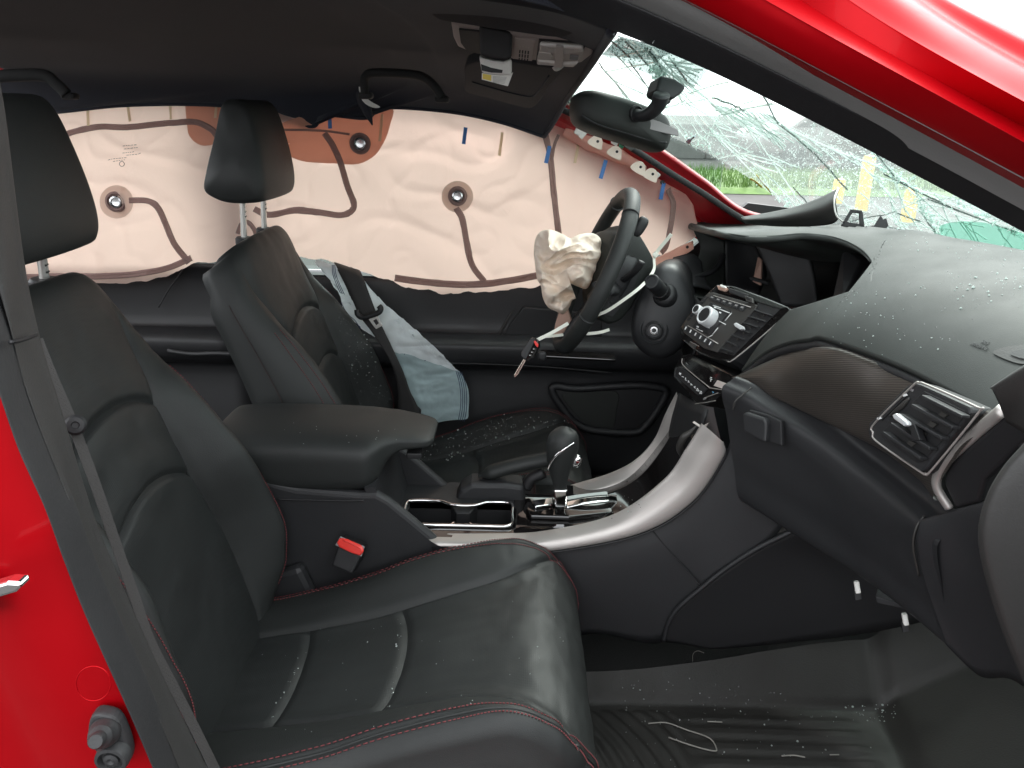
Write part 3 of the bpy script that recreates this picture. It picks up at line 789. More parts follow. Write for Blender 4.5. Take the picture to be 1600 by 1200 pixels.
plate('bin_lip', BP, zz([(393, 448), (500, 478), (610, 495), (684, 470), (684, 600), (660, 612), (560, 612), (416, 592)]), -.03, .003, M['sticker'], oc, .003, label='cream lip of the open glasses bin')
plate('bin_slot', BP, zz([(408, 512), (500, 545), (602, 566), (596, 592), (500, 588), (414, 570)]), .003, .0042, M['plastic_dark'], oc)
plate('warning_tag', BP, zz([(416, 598), (560, 618), (660, 616), (697, 592), (650, 716), (416, 656)]), -.006, -.004, M['sticker'], oc, label='white warning tag with a yellow block')
plate('tag_print', BP, zz([(424, 603), (500, 616), (500, 668), (424, 650)]), -.004, -.0036, M['yellow_sticker'], oc)
for k in range(6):
    plate('tag_print', BP, zz([(515, 628 + 10 * k), (640 - 4 * k, 634 + 11 * k), (640 - 4 * k, 637 + 11 * k), (515, 632 + 10 * k)]), -.004, -.0036, M['grey_print'], oc)

# ================================================================== curtain airbag
top_pts = [(-80, 165), (60, 150), (200, 140), (350, 140), (560, 140), (700, 150), (820, 180), (868, 196), (905, 212), (950, 230), (1010, 262), (1050, 284), (1072, 296), (1083, 318), (1088, 345), (1094, 362)]
bot_pts = [(-80, 438), (45, 437), (100, 441), (200, 443), (262, 432), (300, 412), (400, 402), (500, 404), (560, 422), (640, 450), (700, 459), (760, 456), (845, 447), (960, 420), (1040, 398), (1070, 380), (1088, 371)]
def interp(tab, x):
    for (a, ya), (b, yb) in zip(tab, tab[1:]):
        if x <= b:
            t = max(0, (x - a) / (b - a)); return ya + (yb - ya) * t
    return tab[-1][1]
def bagY(px, py, k):
    p = PY(px, py, 2.0)
    q = V(p.x * 3.2, p.z * 3.0, 3.7)
    d = .016 * noise.noise(q) + .006 * noise.noise(q * 2.6 + V(5, 1, 0))
    r = 1 - abs(noise.noise(V(p.x * 5 + p.z * 4, p.z * 6 - p.x * 2.5, 8.2)))
    d -= .005 * max(0, r - .8) * 5
    r2 = 1 - abs(noise.noise(V(p.x * 9 - p.z * 7, p.z * 8 + p.x * 4, 1.3)))
    d -= .0028 * max(0, r2 - .85) * 6.6
    d -= .022 * sin(pi * min(1, max(0, k))) * (.6 + .4 * sin(p.x * 7 + 1))
    f = sstep(0, .12, k)
    return 2.012 + d * (.25 + .75 * f) + .010 * (1 - f)
NX, NYY = 300, 84
Gb = []
for j in range(NYY + 1):
    k = j / NYY; r = []
    for i in range(NX + 1):
        x = -80 + (1091 + 80) * i / NX
        ty, by = interp(top_pts, x), interp(bot_pts, x) + 4.0 * noise.noise(V(x * .05, 0, 0)) + 1.2 * noise.noise(V(x * .3, 4, 0))
        y = ty + (by - ty) * k
        r.append(PY(x, y, bagY(x, y, k)))
    Gb.append(r)
ab = thing('curtain_airbag', 'large pinkish deployed curtain airbag hanging over the far side windows', 'airbag', PY(500, 300, 2.0))
link('bag_cloth', grid_mesh('bag_cloth', Gb), M['airbag'], ab)
BS = Surf(Gb)
surf_fan('reinforcing_patch', BS, [(292, 150), (320, 148), (356, 150), (352, 205), (340, 222), (318, 228), (300, 217), (293, 198)], M['patch'], ab, .0025, label='orange reinforcing patch behind the headrest')
surf_fan('reinforcing_patch', BS, [(430, 200), (470, 182), (506, 176), (560, 172), (612, 168), (610, 195), (599, 225), (582, 246), (556, 257), (520, 255), (480, 253), (455, 245), (436, 228)], M['patch'], ab, .0025, label='large orange reinforcing patch around the middle ring')
for nm, w, pts in (('seam', 9.6, [(70, 232), (83, 222), (110, 208), (133, 202), (160, 198), (200, 199), (250, 194), (290, 191), (310, 192), (327, 200), (337, 208), (345, 222)]),
                   ('seam', 9.6, [(203, 313), (230, 313), (247, 323), (260, 350), (273, 380), (290, 402), (296, 410)]),
                   ('seam', 3.6, [(437, 203), (500, 204), (547, 210)]),
                   ('seam', 9.6, [(507, 208), (520, 227), (532, 253), (543, 290), (553, 316), (550, 329), (533, 336), (500, 332), (460, 328), (420, 335), (398, 326)]),
                   ('seam', 9.6, [(713, 325), (722, 340), (727, 364), (732, 392), (740, 417), (757, 439)]),
                   ('seam', 10.8, [(505, 405), (522, 411), (570, 425), (627, 435), (683, 442), (740, 444), (800, 437), (848, 428)]),
                   ('seam', 9.6, [(-60, 436), (45, 432), (100, 432), (200, 429), (262, 418), (300, 402)]),
                   ('seam', 9.6, [(852, 212), (858, 235), (862, 265), (865, 300), (868, 330), (873, 365)]),
                   ('seam', 4.8, [(872, 212), (866, 228), (862, 250)]),
                   ('seam', 8.4, [(1043, 296), (1051, 315), (1050, 337), (1045, 365), (1039, 386), (1028, 398)]),
                   ('seam', 7.2, [(372, 365), (378, 350), (388, 347), (398, 358), (402, 372)])):
    surf_ribbon(nm, BS, pts, w, M['seamtape'], ab, .004)
for pts in ([(139, 168), (140, 197)], [(201, 165), (205, 190)], [(268, 162), (269, 187)], [(340, 160), (338, 185)], [(597, 178), (594, 221)], [(785, 207), (780, 243)], [(903, 225), (898, 255)]):
    surf_ribbon('tan_mark', BS, pts, 4.5, M['tantape'], ab, .005, ridge=0)
for pts in ([(515, 176), (516, 201)], [(728, 200), (725, 225)], [(859, 227), (853, 255)], [(946, 251), (938, 279)], [(1036, 288), (1031, 311)]):
    surf_ribbon('blue_mark', BS, pts, 6, M['bluetape'], ab, .006, ridge=0)
for x, y, R in ((183, 315, 15), (563, 224, 15), (715, 307, 14)):
    c = BS.at(x, y, .004); n = (EYE - c); n = V(n.x * .25, n.y, n.z * .3).normalized()
    s = 1.95 / 1220
    if (x, y) != (563, 224):
        surf_fan('ring_patch', BS, [(x + 1.75 * R * cos(a * pi / 6), y + 1.75 * R * sin(a * pi / 6)) for a in range(12)], M['ring'], ab, .003)
    lathe('eyelet_ring', c, n, [(R * s * 1.1, -.004), (R * s * 1.08, .003), (R * s * .85, .006), (R * s * .72, .003), (R * s * .66, .004), (R * s * .60, .001), (0, .0)], M['seamtape'], ab, 32)
    lathe('eyelet', c, n, [(R * s * .62, .0), (R * s * .60, .006), (R * s * .45, .007), (R * s * .40, .003), (0, .002)], M['steel'], ab, 28)
# rolled upper edge with fixing tabs, front tether
tube('rolled_edge', [BS.at(880, 208, .012), BS.at(905, 222, .016), BS.at(940, 240, .018), BS.at(975, 256, .018), BS.at(1004, 270, .012)], .017, M['airbag'], ab, 40, 14, scale=lambda s: .55 + .45 * sin(pi * s) + .08 * sin(22 * s))
TB = Plane(V(0, 1.99, 1.2), V(-.05, -1, .1))
for x, y, a in ((932, 222, .5), (962, 238, .5), (999, 262, .6), (1018, 273, .5)):
    O = [(x + 9 * cos(a) * cx - 9 * sin(a) * cy, y + 9 * sin(a) * cx + 9 * cos(a) * cy) for cx, cy in ((-1.3, .9), (-1.0, -.6), (-.2, -1.1), (.7, -.8), (1.2, .1), (1.2, .9))]
    plate('fixing_tab', TB, O, -.002, .002, M['airbag2'], ab, .001, sm=24)
    lathe('tab_hole', TB.at(x + 2, y - 1, .002), TB.n, [(.0035, 0), (.003, .0006), (0, .0005)], M['plastic_dark'], ab, 12)
patch('front_tether', [[PY(1012, 408, 1.99), PY(1040, 396, 1.985), PY(1066, 383, 1.98), PY(1083, 376, 1.98)], [PY(1012, 420, 1.985), PY(1042, 410, 1.975), PY(1070, 398, 1.975), PY(1084, 389, 1.975)]], 20, 4, M['airbag'], ab, .002)
lathe('tab_hole', PY(1074, 386, 1.97), V(0, -1, .1), [(.004, 0), (.0035, .0008), (0, .0006)], M['plastic_dark'], ab, 12)
# faint printed stamp
st = []
for k, (y, xs) in enumerate(((229, (193, 212)), (234, (195, 216)), (239, (193, 208)), (243, (199, 220)), (247, (170, 196)), (250, (178, 196)))):
    x = xs[0]
    while x < xs[1]:
        w = random.uniform(1.5, 4)
        st.append([BS.at(x, y - .12 * (x - 193), .0035), BS.at(x + w, y - .12 * (x + w - 193), .0035)]); x += w + 1.5
tubes('printed_stamp', st, .0006, M['seamtape'], ab, 4, kind='stuff')
tube('printed_logo', [BS.at(192 + 4 * cos(a), 256 + 4 * sin(a), .0035) for a in (0, 1, 2, 3, 4, 5, 6.28)], .0008, M['seamtape'], ab, 24, 5)

# clips and harness on the bare pillar
for x, y, lab in ((905, 206, 'white plastic trim clip left of the mirror, on the airbag top edge'), (1019, 272, 'white plastic trim clip right of the mirror, on the bare red pillar')):
    t = thing('trim_clip', lab, 'clip', PY(x, y, 1.985), 'white clips along the bare pillar')
    box('body', PY(x, y, 1.98), .022, .014, .018, M['white_plastic'], t, Matrix.Rotation(.5, 3, 'Y'), .003)
    box('tongue', PY(x + 6, y + 4, 1.975), .012, .006, .022, M['white_plastic'], t, Matrix.Rotation(.7, 3, 'Y'), .002)
hn = thing('wiring_harness', 'black corrugated wiring harness along the bare red far pillar', 'wiring', PY(1050, 275, 1.95))
HP = spline([PY(x, y, 1.935) for x, y in ((872, 168), (905, 184), (950, 207), (988, 232), (1010, 246), (1050, 272), (1100, 303), (1140, 330), (1166, 346))], 240)
tube('sleeve', HP, .0075, M['rubber_dk'], hn, -1, 10, scale=lambda s: 1 + .10 * sin(s * 620))
prism('connector', [PY(x, y, 1.92) for x, y in ((976, 214), (990, 213), (990, 234), (985, 236), (976, 230))], V(0, .014, 0), M['grey_btn'], hn, .002)
prism('connector', [PY(x, y, 1.945) for x, y in ((956, 216), (967, 220), (964, 229), (955, 224))], V(0, .010, 0), M['white_plastic'], hn, .002, label='white plug')
prism('connector', [PY(x, y, 1.945) for x, y in ((968, 221), (975, 224), (974, 233), (967, 230))], V(0, .010, 0), mat('green_plug', (.05, .35, .18), .4), hn, .002, label='green plug')
# ================================================================== windshield
wt = spline([V(.085, .78, 1.318), PY(940, 72, 1.10) + V(.012, 0, .01), PY(922, 102, 1.36) + V(.015, 0, .012), PY(900, 133, 1.65) + V(.012, 0, .01), V(.10, 1.965, 1.268)], 40)
wb = spline([V(.80, .53, .99), V(.955, .92, .99), V(1.0, 1.36, .99), V(.955, 1.80, .99), V(.80, 2.16, .98)], 40)
GW = []
for j in range(25):
    t = j / 24
    GW.append([a.lerp(b, t) + V(.5, 0, 1).normalized() * (.045 * sin(pi * t)) for a, b in zip(wt, wb)])
M['wglass'] = glass('windshield_glass', (.85, .92, .885), gloss=.55, milk=.20, milkcol=(.66, .74, .70))
M['crack'] = glass('crack_glass', (.75, .9, .85), gloss=.8, milk=.60, milkcol=(.72, .82, .78))
M['crackdark'] = glass('deep_crack', (.10, .14, .13), gloss=.3, milk=.2, milkcol=(.2, .25, .23))
M['speck'] = glass('rain_speck', (.85, .92, .90), gloss=.8, milk=.5, milkcol=(.85, .9, .88))
M['shade'] = glass('shade_band', (.40, .45, .44), gloss=.3, milk=.10, milkcol=(.4, .44, .44))
M['greengraze'] = glass('green_grazing_tint', (.30, .62, .50), gloss=.5, milk=.35, milkcol=(.35, .62, .52))
ws = thing('windshield', 'shattered greenish windshield covered in cracks and rain drops', 'windshield', (.5, 1.36, 1.1))
o = link('pane', grid_mesh('pane', GW), M['wglass'], ws)
WS = Surf(GW)
surf_fan('shade_band', WS, [(945, 52), (1007, 62), (1097, 104), (1100, 118), (1075, 137), (1020, 122), (972, 98), (937, 84)], M['shade'], ws, -.002, label='grey dotted shade band at the top of the windshield')
surf_fan('green_graze', WS, [(1470, 352), (1530, 345), (1612, 368), (1625, 392), (1560, 392), (1490, 380)], M['greengraze'], ws, .002, label='lower windshield corner tinted green for the grazing view')  # green of the grazing view painted on as a tinted patch
random.seed(21)
def jag(p, q, n, j):
    out = []
    for i in range(n + 1):
        t = i / n
        out.append((p[0] + (q[0] - p[0]) * t + random.uniform(-j, j), p[1] + (q[1] - p[1]) * t + random.uniform(-j, j)))
    return out
def glass_lines(name, lines, w, m, label=None, wv=.5):
    """flat slivers of broken glass following lines on the pane"""
    vs, fs = [], []
    for L, s in lines:
        P = []
        for k in range(len(L) - 1): P += [V(L[k][0] + (L[k + 1][0] - L[k][0]) * u / 4, L[k][1] + (L[k + 1][1] - L[k][1]) * u / 4) for u in range(4)]
        P.append(V(*L[-1]))
        prev = None
        for i, p in enumerate(P):
            t = (P[min(i + 1, len(P) - 1)] - P[max(0, i - 1)])
            if t.length < 1e-6: continue
            t.normalize(); q = V(-t.y, t.x)
            ww = w * s * (.35 + random.random() * wv * 1.6) * (.4 + .6 * sin(pi * i / max(1, len(P) - 1)))
            c, a, b = WS.at(p.x, p.y, .0035), WS.at(*(p + q * ww), .001), WS.at(*(p - q * ww), .001)
            if c is None or a is None or b is None: prev = None; continue
            k = len(vs); vs += [tuple(a), tuple(c), tuple(b)]
            if prev is not None:
                fs += [(prev, prev + 1, k + 1, k), (prev + 1, prev + 2, k + 2, k + 1)]
            prev = k
    me = bpy.data.meshes.new(name); me.from_pydata(vs, [], fs); me.update()
    return link(name, me, m, ws, label, kind='stuff')
main = [[(1216, 191), (1275, 219), (1319, 238), (1375, 258), (1400, 275), (1431, 294), (1491, 309), (1600, 352)],
        [(1112, 200), (1162, 244), (1203, 275), (1247, 322)],
        [(1366, 237), (1385, 255), (1402, 272), (1431, 294), (1438, 330), (1478, 373)],
        [(1075, 142), (1130, 168), (1200, 217)],
        [(960, 80), (990, 112), (1030, 150), (1045, 180), (1090, 240)],
        [(1062, 146), (1110, 200), (1170, 262), (1210, 300), (1250, 345)],
        [(930, 92), (965, 130), (985, 155)], [(1000, 62), (1030, 100), (1055, 140)], [(1020, 72), (1070, 130)], [(1045, 85), (1075, 128)],
        [(1050, 215), (1110, 270), (1160, 325)], [(1080, 190), (1150, 300)], [(1180, 210), (1240, 300), (1260, 345)], [(1431, 294), (1520, 330), (1600, 372)],
        [(1400, 275), (1410, 320), (1440, 360)], [(1300, 300), (1360, 350)], [(1345, 300), (1400, 345), (1440, 368)], [(1130, 165), (1105, 215), (1090, 270)],
        [(1216, 191), (1160, 182), (1110, 168)], [(1330, 240), (1390, 300), (1400, 350)], [(1460, 300), (1520, 360)], [(1440, 340), (1540, 345), (1600, 358)]]
web = [(m, 1.0) for m in main]
for m in main:
    for k in range(6):
        i = random.randrange(len(m) - 1); t = random.random()
        p = (m[i][0] + (m[i + 1][0] - m[i][0]) * t, m[i][1] + (m[i + 1][1] - m[i][1]) * t)
        a = random.choice((.72, .85, 1.1, .5, .25, 2.2, -.3)) + random.uniform(-.15, .15); L = random.uniform(25, 95)
        web.append((jag(p, (p[0] + L * cos(a), p[1] + L * sin(a)), 4, 1.2), random.uniform(.25, .6)))
for k in range(18):   # fine parallel splinters
    x = 1110 + 5.5 * k
    web.append((jag((x, 160 + k * 1.0), (x + 60 + random.uniform(-20, 30), 205 + k * 2.2), 3, 1), .3))
glass_lines('cracks', web, .72, M['crack'], 'pale web of cracks')
dk = [([(1194, 148), (1216, 191), (1272, 237), (1325, 297)], 1.0), ([(1113, 150), (1145, 162), (1165, 170)], .9), ([(985, 95), (1010, 130), (1022, 152)], .6), ([(955, 62), (985, 88)], .7), ([(935, 95), (980, 150)], .6), ([(1065, 230), (1110, 290)], .7), ([(1100, 270), (1118, 296)], .6), ([(1010, 68), (1040, 112)], .6), ([(1370, 240), (1400, 275), (1432, 297)], .6), ([(1240, 290), (1262, 318)], .7), ([(1440, 330), (1466, 366)], .8), ([(975, 60), (1015, 100)], .5), ([(1050, 92), (1075, 125)], .6), ([(1380, 270), (1500, 330)], .4), ([(1450, 310), (1590, 360)], .4), ([(1330, 345), (1400, 330), (1440, 345)], .4)]
glass_lines('dark_cracks', [(jag(l[i], l[i + 1], 4, 1.2), s) for l, s in dk for i in range(len(l) - 1)], 1.3, M['crackdark'], 'dark deep cracks')
# crushed places
def shards(name, spots, n, m, size, label=None):
    vs, fs = [], []
    for k in range(n):
        x0, y0, x1, y1, sp = random.choice(spots); t = random.random()
        x = x0 + (x1 - x0) * t + random.gauss(0, sp); y = y0 + (y1 - y0) * t + random.gauss(0, sp)
        c = WS.at(x, y, random.uniform(-.004, .008))
        if c is None: continue
        r = size * random.uniform(.3, 1.2); b = len(vs)
        a = [V(random.gauss(0, 1), random.gauss(0, 1), random.gauss(0, 1)).normalized() * r for _ in range(4)]
        vs += [tuple(c + q) for q in a]
        fs += [(b, b + 1, b + 2), (b, b + 2, b + 3), (b, b + 3, b + 1), (b + 1, b + 3, b + 2)]
    me = bpy.data.meshes.new(name); me.from_pydata(vs, [], fs); me.update(); fix_normals(me)
    return link(name, me, m, ws, label, kind='stuff', smooth=False)
shards('crushed_glass', [(1035, 238, 1170, 330, 5), (1035, 238, 1170, 330, 5), (890, 150, 905, 165, 4), (1366, 240, 1432, 292, 6), (1432, 300, 1475, 370, 4), (1020, 100, 1032, 118, 4), (1050, 215, 1110, 240, 12), (1100, 225, 1200, 300, 16), (1250, 350, 1450, 372, 8), (1210, 315, 1250, 340, 10), (1490, 310, 1600, 360, 5)], 1100, M['crack'], .0050, 'crushed glass along the pillar and cracks')
shards('water_drops', [(1110, 200, 1440, 330, 40), (1130, 240, 1330, 330, 30), (1240, 200, 1360, 300, 30), (960, 60, 1090, 130, 14), (1300, 230, 1460, 350, 30)], 4200, M['speck'], .0024, 'rain drops on the glass')
sd = []
for k in range(60):
    t = random.random(); sd.append(jag((1035 + 130 * t, 236 + 93 * t), (1045 + 130 * t, 244 + 93 * t), 2, 3))
glass_lines('torn_seal', [(s, random.uniform(.6, 2.2)) for s in sd], 1.8, M['rubber_dk'], 'black torn glue line at the far glass edge')
sd = [jag((886 + 14 * random.random(), 150 + 10 * random.random()), (896 + 14 * random.random(), 160 + 12 * random.random()), 2, 3) for k in range(16)]
glass_lines('torn_seal', [(s, random.uniform(.6, 2.0)) for s in sd], 1.6, M['rubber_dk'])
# blue wipe mark and yellow crayon scrawl on the glass
glass_lines('yellow_scrawl', [(l, 1) for l in ([(1118, 264), (1150, 268), (1180, 282), (1196, 296), (1215, 312)], [(1140, 290), (1150, 276), (1148, 296), (1180, 300)], [(1182, 272), (1205, 300), (1190, 298), (1218, 318)])], 1.1, mat('yellow_crayon', (.72, .66, .08), .6), 'yellow crayon scrawl')
glass_lines('blue_scrawl', [([(1066, 232), (1074, 222), (1086, 212)], 1.4)], 2.4, mat('blue_crayon', (.22, .42, .58), .6), 'blue smear')

# ================================================================== mirror
mr = thing('rear_view_mirror', 'black rear view mirror hanging twisted on its bent arm below the cracked glass', 'mirror', PY(980, 195, 1.36))
MPn = Plane(PY(975, 195, 1.34), V(.30, -1, .12))
mo = [(902, 158), (906, 146), (920, 140), (950, 146), (985, 157), (1020, 171), (1041, 184), (1049, 205), (1046, 226), (1036, 237), (1015, 232), (975, 220), (935, 207), (910, 194), (902, 178)]
O = spline([MPn.at(x, y) for x, y in mo], 80, True); c = sum(O, V(0, 0, 0)) / len(O)
rows = []
for s, h in ((.90, -.045), (.955, -.044), (.985, -.036), (1.0, -.02), (.995, -.008), (.96, .006), (.90, .015), (.80, .021), (.6, .026), (.35, .028), (.01, .029)):
    rows.append([c + (p - c) * s + MPn.n * h for p in O])
me = grid_mesh('housing', rows, close_u=True, caps=True); fix_normals(me); link('housing', me, M['plastic_soft'], mr)
plate('mirror_glass', MPn, [(906, 158), (910, 150), (921, 145), (985, 161), (1036, 186), (1044, 206), (1040, 229), (1030, 231), (935, 203), (908, 185)], -.048, -.0455, M['chrome'], mr)
rows = [[MPn.at(x, y, h) for x, y in r] for r, h in (([(914, 190), (960, 206), (1000, 218), (1040, 228)], .020), ([(914, 193), (960, 209), (1000, 222), (1040, 232)], .0225))]
tube('housing_ridge', [MPn.at(x, y, .0215) for x, y in ((908, 180), (935, 195), (975, 207), (1015, 219), (1042, 223))], .0016, M['plastic_dark'], mr, 30, 6)
bc = MPn.at(993, 178, .026)
lathe('ball_socket', bc, MPn.n + V(.3, 0, 0), [(.013, -.006), (.0135, .004), (.011, .006), (.010, .003), (0, .003)], M['plastic_dark'], mr, 28)
tube('arm', [bc, MPn.at(1003, 181, .045), MPn.at(1017, 176, .062), MPn.at(1029, 163, .075), MPn.at(1034, 148, .085)], .0105, M['plastic'], mr, 30, 14, r2=.013, scale=lambda s: .8 + .35 * s)
MP2 = Plane(PY(1045, 138, 1.30), V(.25, -1, .2))
plate('mount_foot', MP2, [(1029, 119), (1050, 124), (1069, 137), (1062, 147), (1047, 158), (1023, 147), (1022, 141)], -.035, .010, M['plastic'], mr, .005, 3)
plate('mount_collar', MP2, [(1027, 146), (1048, 157), (1044, 164), (1026, 156)], -.02, .006, M['plastic'], mr, .003)
plate('sticker', MPn, [(1002, 187), (1020, 193), (1047, 205), (1049, 214), (1040, 213), (1018, 208), (1003, 204)], .022, .0275, M['grey_print'], mr, .0005, label='grey label on the mirror back')
plate('sensor_window', MPn, [(988, 203), (1000, 207), (999, 213), (987, 209)], .018, .0245, M['gloss'], mr, .0005)
# ================================================================== front seats
M['post'] = mat('bright_post_steel', (.75, .74, .70), .22, metal=.55)
random.seed(5)
bk = [(-.425, .33), (-.448, .43), (-.492, .58), (-.548, .76), (-.603, .90), (-.636, .970), (-.651, .997), (-.662, 1.010)]
bkP = [V(x, 0, z) for x, z in bk]
def sp_at(P, t):
    m = len(P) - 1; s = min(max(t, 0), 1) * m; k = min(int(s), m - 1); t = s - k
    b, c = P[k], P[k + 1]; a = P[k - 1] if k else b * 2 - c; d = P[k + 2] if k + 2 <= m else c * 2 - b
    return cr(a, b, c, d, t)
def bk_frame(v):
    p = sp_at(bkP, v); t = (sp_at(bkP, min(1, v + .01)) - sp_at(bkP, max(0, v - .01))).normalized()
    return p, V(t.z, 0, -t.x)      # forward normal
bolA = [(.33, .0), (.40, .012), (.46, .068), (.53, .094), (.62, .078), (.72, .052), (.82, .03), (.92, .016), (1.0, .004)]
def bk_w(z): return lerp1([(.33, .20), (.42, .236), (.54, .256), (.72, .246), (.86, .237), (.92, .231), (.96, .222), (.985, .212), (1.0, .198), (1.009, .175)], z)
inner_u = [(.33, .62), (.56, .59), (.68, .525), (.75, .53), (.80, .55), (.86, .64), (.92, .75), (.97, .82), (1.0, .84)]
def g(d, w): return exp(-(d / w) ** 2)
def bk_front(u, v, rip=0):
    p, n = bk_frame(v); z = p.z
    au = abs(u); iu = lerp1(inner_u, z)
    A = lerp1(bolA, z) + .040 * (1 - sstep(.66, .97, z)) * sstep(.33, .42, z)
    h = .004 + .012 * sstep(.9, 1.0, z) + A * sstep(iu - .03, min(.96, iu + .30), au)
    w = bk_w(z)
    if z < .96: h -= .0065 * g((au - iu) * w, .0055) * (1 - sstep(.90, .97, z))
    if au < iu:                                   # centre panels puff between the cross seams
        for zs, cur in ((.688, .040), (.808, .037)):
            zz_ = zs + cur * (1 - (au / iu) ** 2) - .008
            h -= .0065 * g(z - zz_, .005)
            h += .002 * g(z - zz_ - .03, .024) + .0015 * g(z - zz_ + .03, .024)
        h += .007 * (1 - (au / iu) ** 2)
    h -= .0035 * g((au - .86) * w, .0045) * sstep(.40, .46, z) * (1 - sstep(.82, .95, z))
    h += .0022 * noise.noise(V(u * 3, z * 14, 1.0)) + .0012 * noise.noise(V(u * 8, z * 30, 4))
    if u > .5 and rip: pass
    return h
def bk_pt(u, v, off=0.0):
    p, n = bk_frame(v); w = bk_w(p.z)
    cap = max(0, 1 - (abs(v - .5) * 2) ** 8) ** .5
    e = max(0, 1 - abs(u) ** 4.5) ** .5
    return p + n * (cap * (bk_front(u, v) * e - .075 * (1 - e)) + off) + V(0, w * u, 0)
def split_grid(rows, close_u, caps, cls):
    full = grid_mesh('tmp', rows, close_u, False, caps); fix_normals(full)
    vs = [tuple(v.co) for v in full.vertices]; nu = len(rows[0]); nq = nu if close_u else nu - 1
    sets = {}
    for p in full.polygons:
        j, i = divmod(p.index, nq)
        k = cls(i, j) if p.index < nq * (len(rows) - 1) else 0
        sets.setdefault(k, []).append(tuple(p.vertices))
    bpy.data.meshes.remove(full)
    out = {}
    for k, fs in sets.items():
        idx = {}; nf = [tuple(idx.setdefault(q, len(idx)) for q in f) for f in fs]
        me = bpy.data.meshes.new('m'); me.from_pydata([vs[q] for q in idx], [], nf); me.update(); out[k] = me
    return out
_VZ = [sp_at(bkP, i / 2000).z for i in range(2001)]
def vz_(z):
    lo, hi = 0, 2000
    while hi - lo > 1:
        m_ = (lo + hi) // 2
        if _VZ[m_] < z: lo = m_
        else: hi = m_
    return min(1, (lo + (z - _VZ[lo]) / max(1e-9, _VZ[hi] - _VZ[lo])) / 2000)
def breaks(bp, n):
    """values and bow along a list of breakpoints, each hit exactly; also the band index of every row"""
    out = []
    for (x0, b0), (x1, b1), k in zip(bp, bp[1:], n):
        for i in range(k): out.append((x0 + (x1 - x0) * i / k, b0 + (b1 - b0) * i / k))
    return out + [bp[-1]]
def make_backrest():
    rows, US = [], []
    ZB = breaks([(.33, 0), (.37, 0), (.680, .040), (.800, .037), (.955, 0), (1.0087, 0)], (10, 80, 36, 44, 26))
    for z0, bow in ZB:
        iu = lerp1(inner_u, z0)
        us = [-1 + (1 - iu) * sin(pi / 2 * i / 26) for i in range(26)] + [-iu + 2 * iu * i / 44 for i in range(44)] + [1 - (1 - iu) * sin(pi / 2 * (26 - i) / 26) for i in range(27)]
        r = []
        for u in us:
            z = z0 + (bow * (1 - (u / iu) ** 2) if abs(u) < iu else 0)
            r.append(bk_pt(u, vz_(z)))
        v = vz_(z0); p, n = bk_frame(v); w = bk_w(p.z); cap = max(0, 1 - (abs(v - .5) * 2) ** 8) ** .5
        for i in range(1, 30):
            u = 1 - 2 * i / 30
            e = max(0, 1 - abs(u) ** 4.5) ** .5
            r.append(p - n * (cap * (.075 + .045 * e) * (1 - .35 * sstep(.90, 1.0, p.z))) + V(0, w * u, 0))
        rows.append(r)
    def cls(i, j):
        if not 26 <= i < 70: return 0
        return 0 if j < 10 or j >= 186 else 1 if j < 90 else 2 if j < 126 else 3
    return split_grid(rows, True, True, cls)
cu = [(-.48, .372), (-.38, .385), (-.22, .415), (-.06, .462), (.02, .482), (.075, .478), (.112, .448), (.128, .40), (.122, .33), (.10, .25)]
cuP = [V(x, 0, z) for x, z in cu]
def cu_frame(v):
    p = sp_at(cuP, v); t = (sp_at(cuP, min(1, v + .008)) - sp_at(cuP, max(0, v - .008))).normalized()
    return p, V(-t.z, 0, t.x), t
def cu_len(v):  # arclength-like coordinate of the profile = x before the nose, grows on
    return v
def cu_w(v): return lerp1([(0, .225), (.3, .238), (.55, .245), (.68, .235), (.80, .222), (1, .20)], v)
def cu_seam_in(v): return lerp1([(0, .46), (.22, .50), (.36, .58), (.48, .72), (.56, .86), (.62, .95)], v)
def cu_h(u, v):
    p, n, t = cu_frame(v); au = abs(u); x = p.x
    A = lerp1([(0, .012), (.10, .016), (.2, .034), (.3, .055), (.42, .060), (.50, .042), (.58, .016), (.66, .002)], v)
    if u > 0: A *= lerp1([(.25, 1.0), (.42, .68), (.6, .5)], v)
    su = cu_seam_in(v)
    h = A * sstep(su - .16, min(.97, su + .33), au)
    if v < .60: h -= .006 * g((au - su) * .24, .005)
    if au < su:
        for vs_, c in ((.140, .010), (.248, .014)):
            vv = vs_ + c * (1 - (au / su) ** 2)
            h -= .006 * g((v - vv) * 1.05, .005)
            h += .0008 * g((v - vv - .035) * 1.05, .026) + .0006 * g((v - vv + .035) * 1.05, .026)
        h += .006 * (1 - (au / su) ** 2) * (1 - sstep(.45, .6, v))
    h -= .0030 * g((au - .90) * .24, .004) * (1 - sstep(.9, 1, v))
    h += .0022 * noise.noise(V(u * 3.2, v * 9, 3.0)) + .0012 * noise.noise(V(u * 9, v * 22, 6))
    if .3 < v < .62 and au > .5: h += .0005 * sin(v * 95 + u * 6 + 2 * noise.noise(V(u * 4, v * 8, 0))) * sstep(.42, .52, v) * (1 - sstep(.56, .62, v))
    return h
RR = .036
def cu_pt(u, v, off=0.0, wall=0.0):
    """u in [-1,1] over the top, beyond: rolls over the edge and down the wall"""
    p, n, t = cu_frame(v); w = cu_w(v)
    au = min(1, abs(u)); s = 1 if u >= 0 else -1
    lim = 1 - RR / w
    if abs(u) <= lim: return p + n * (cu_h(u, v) + off) + V(0, w * u, 0)
    a = min(1, (abs(u) - lim) / (1.12 - lim)) * pi / 2
    hh = cu_h(s * min(.97, abs(u)), v)
    dn = max(0, abs(u) - 1.12)
    return p + n * (hh - RR + (RR + off) * cos(a) - dn) + V(0, s * (w - RR + (RR + off) * sin(a) + .012 * sin(min(1, dn / .14) * pi)), 0)
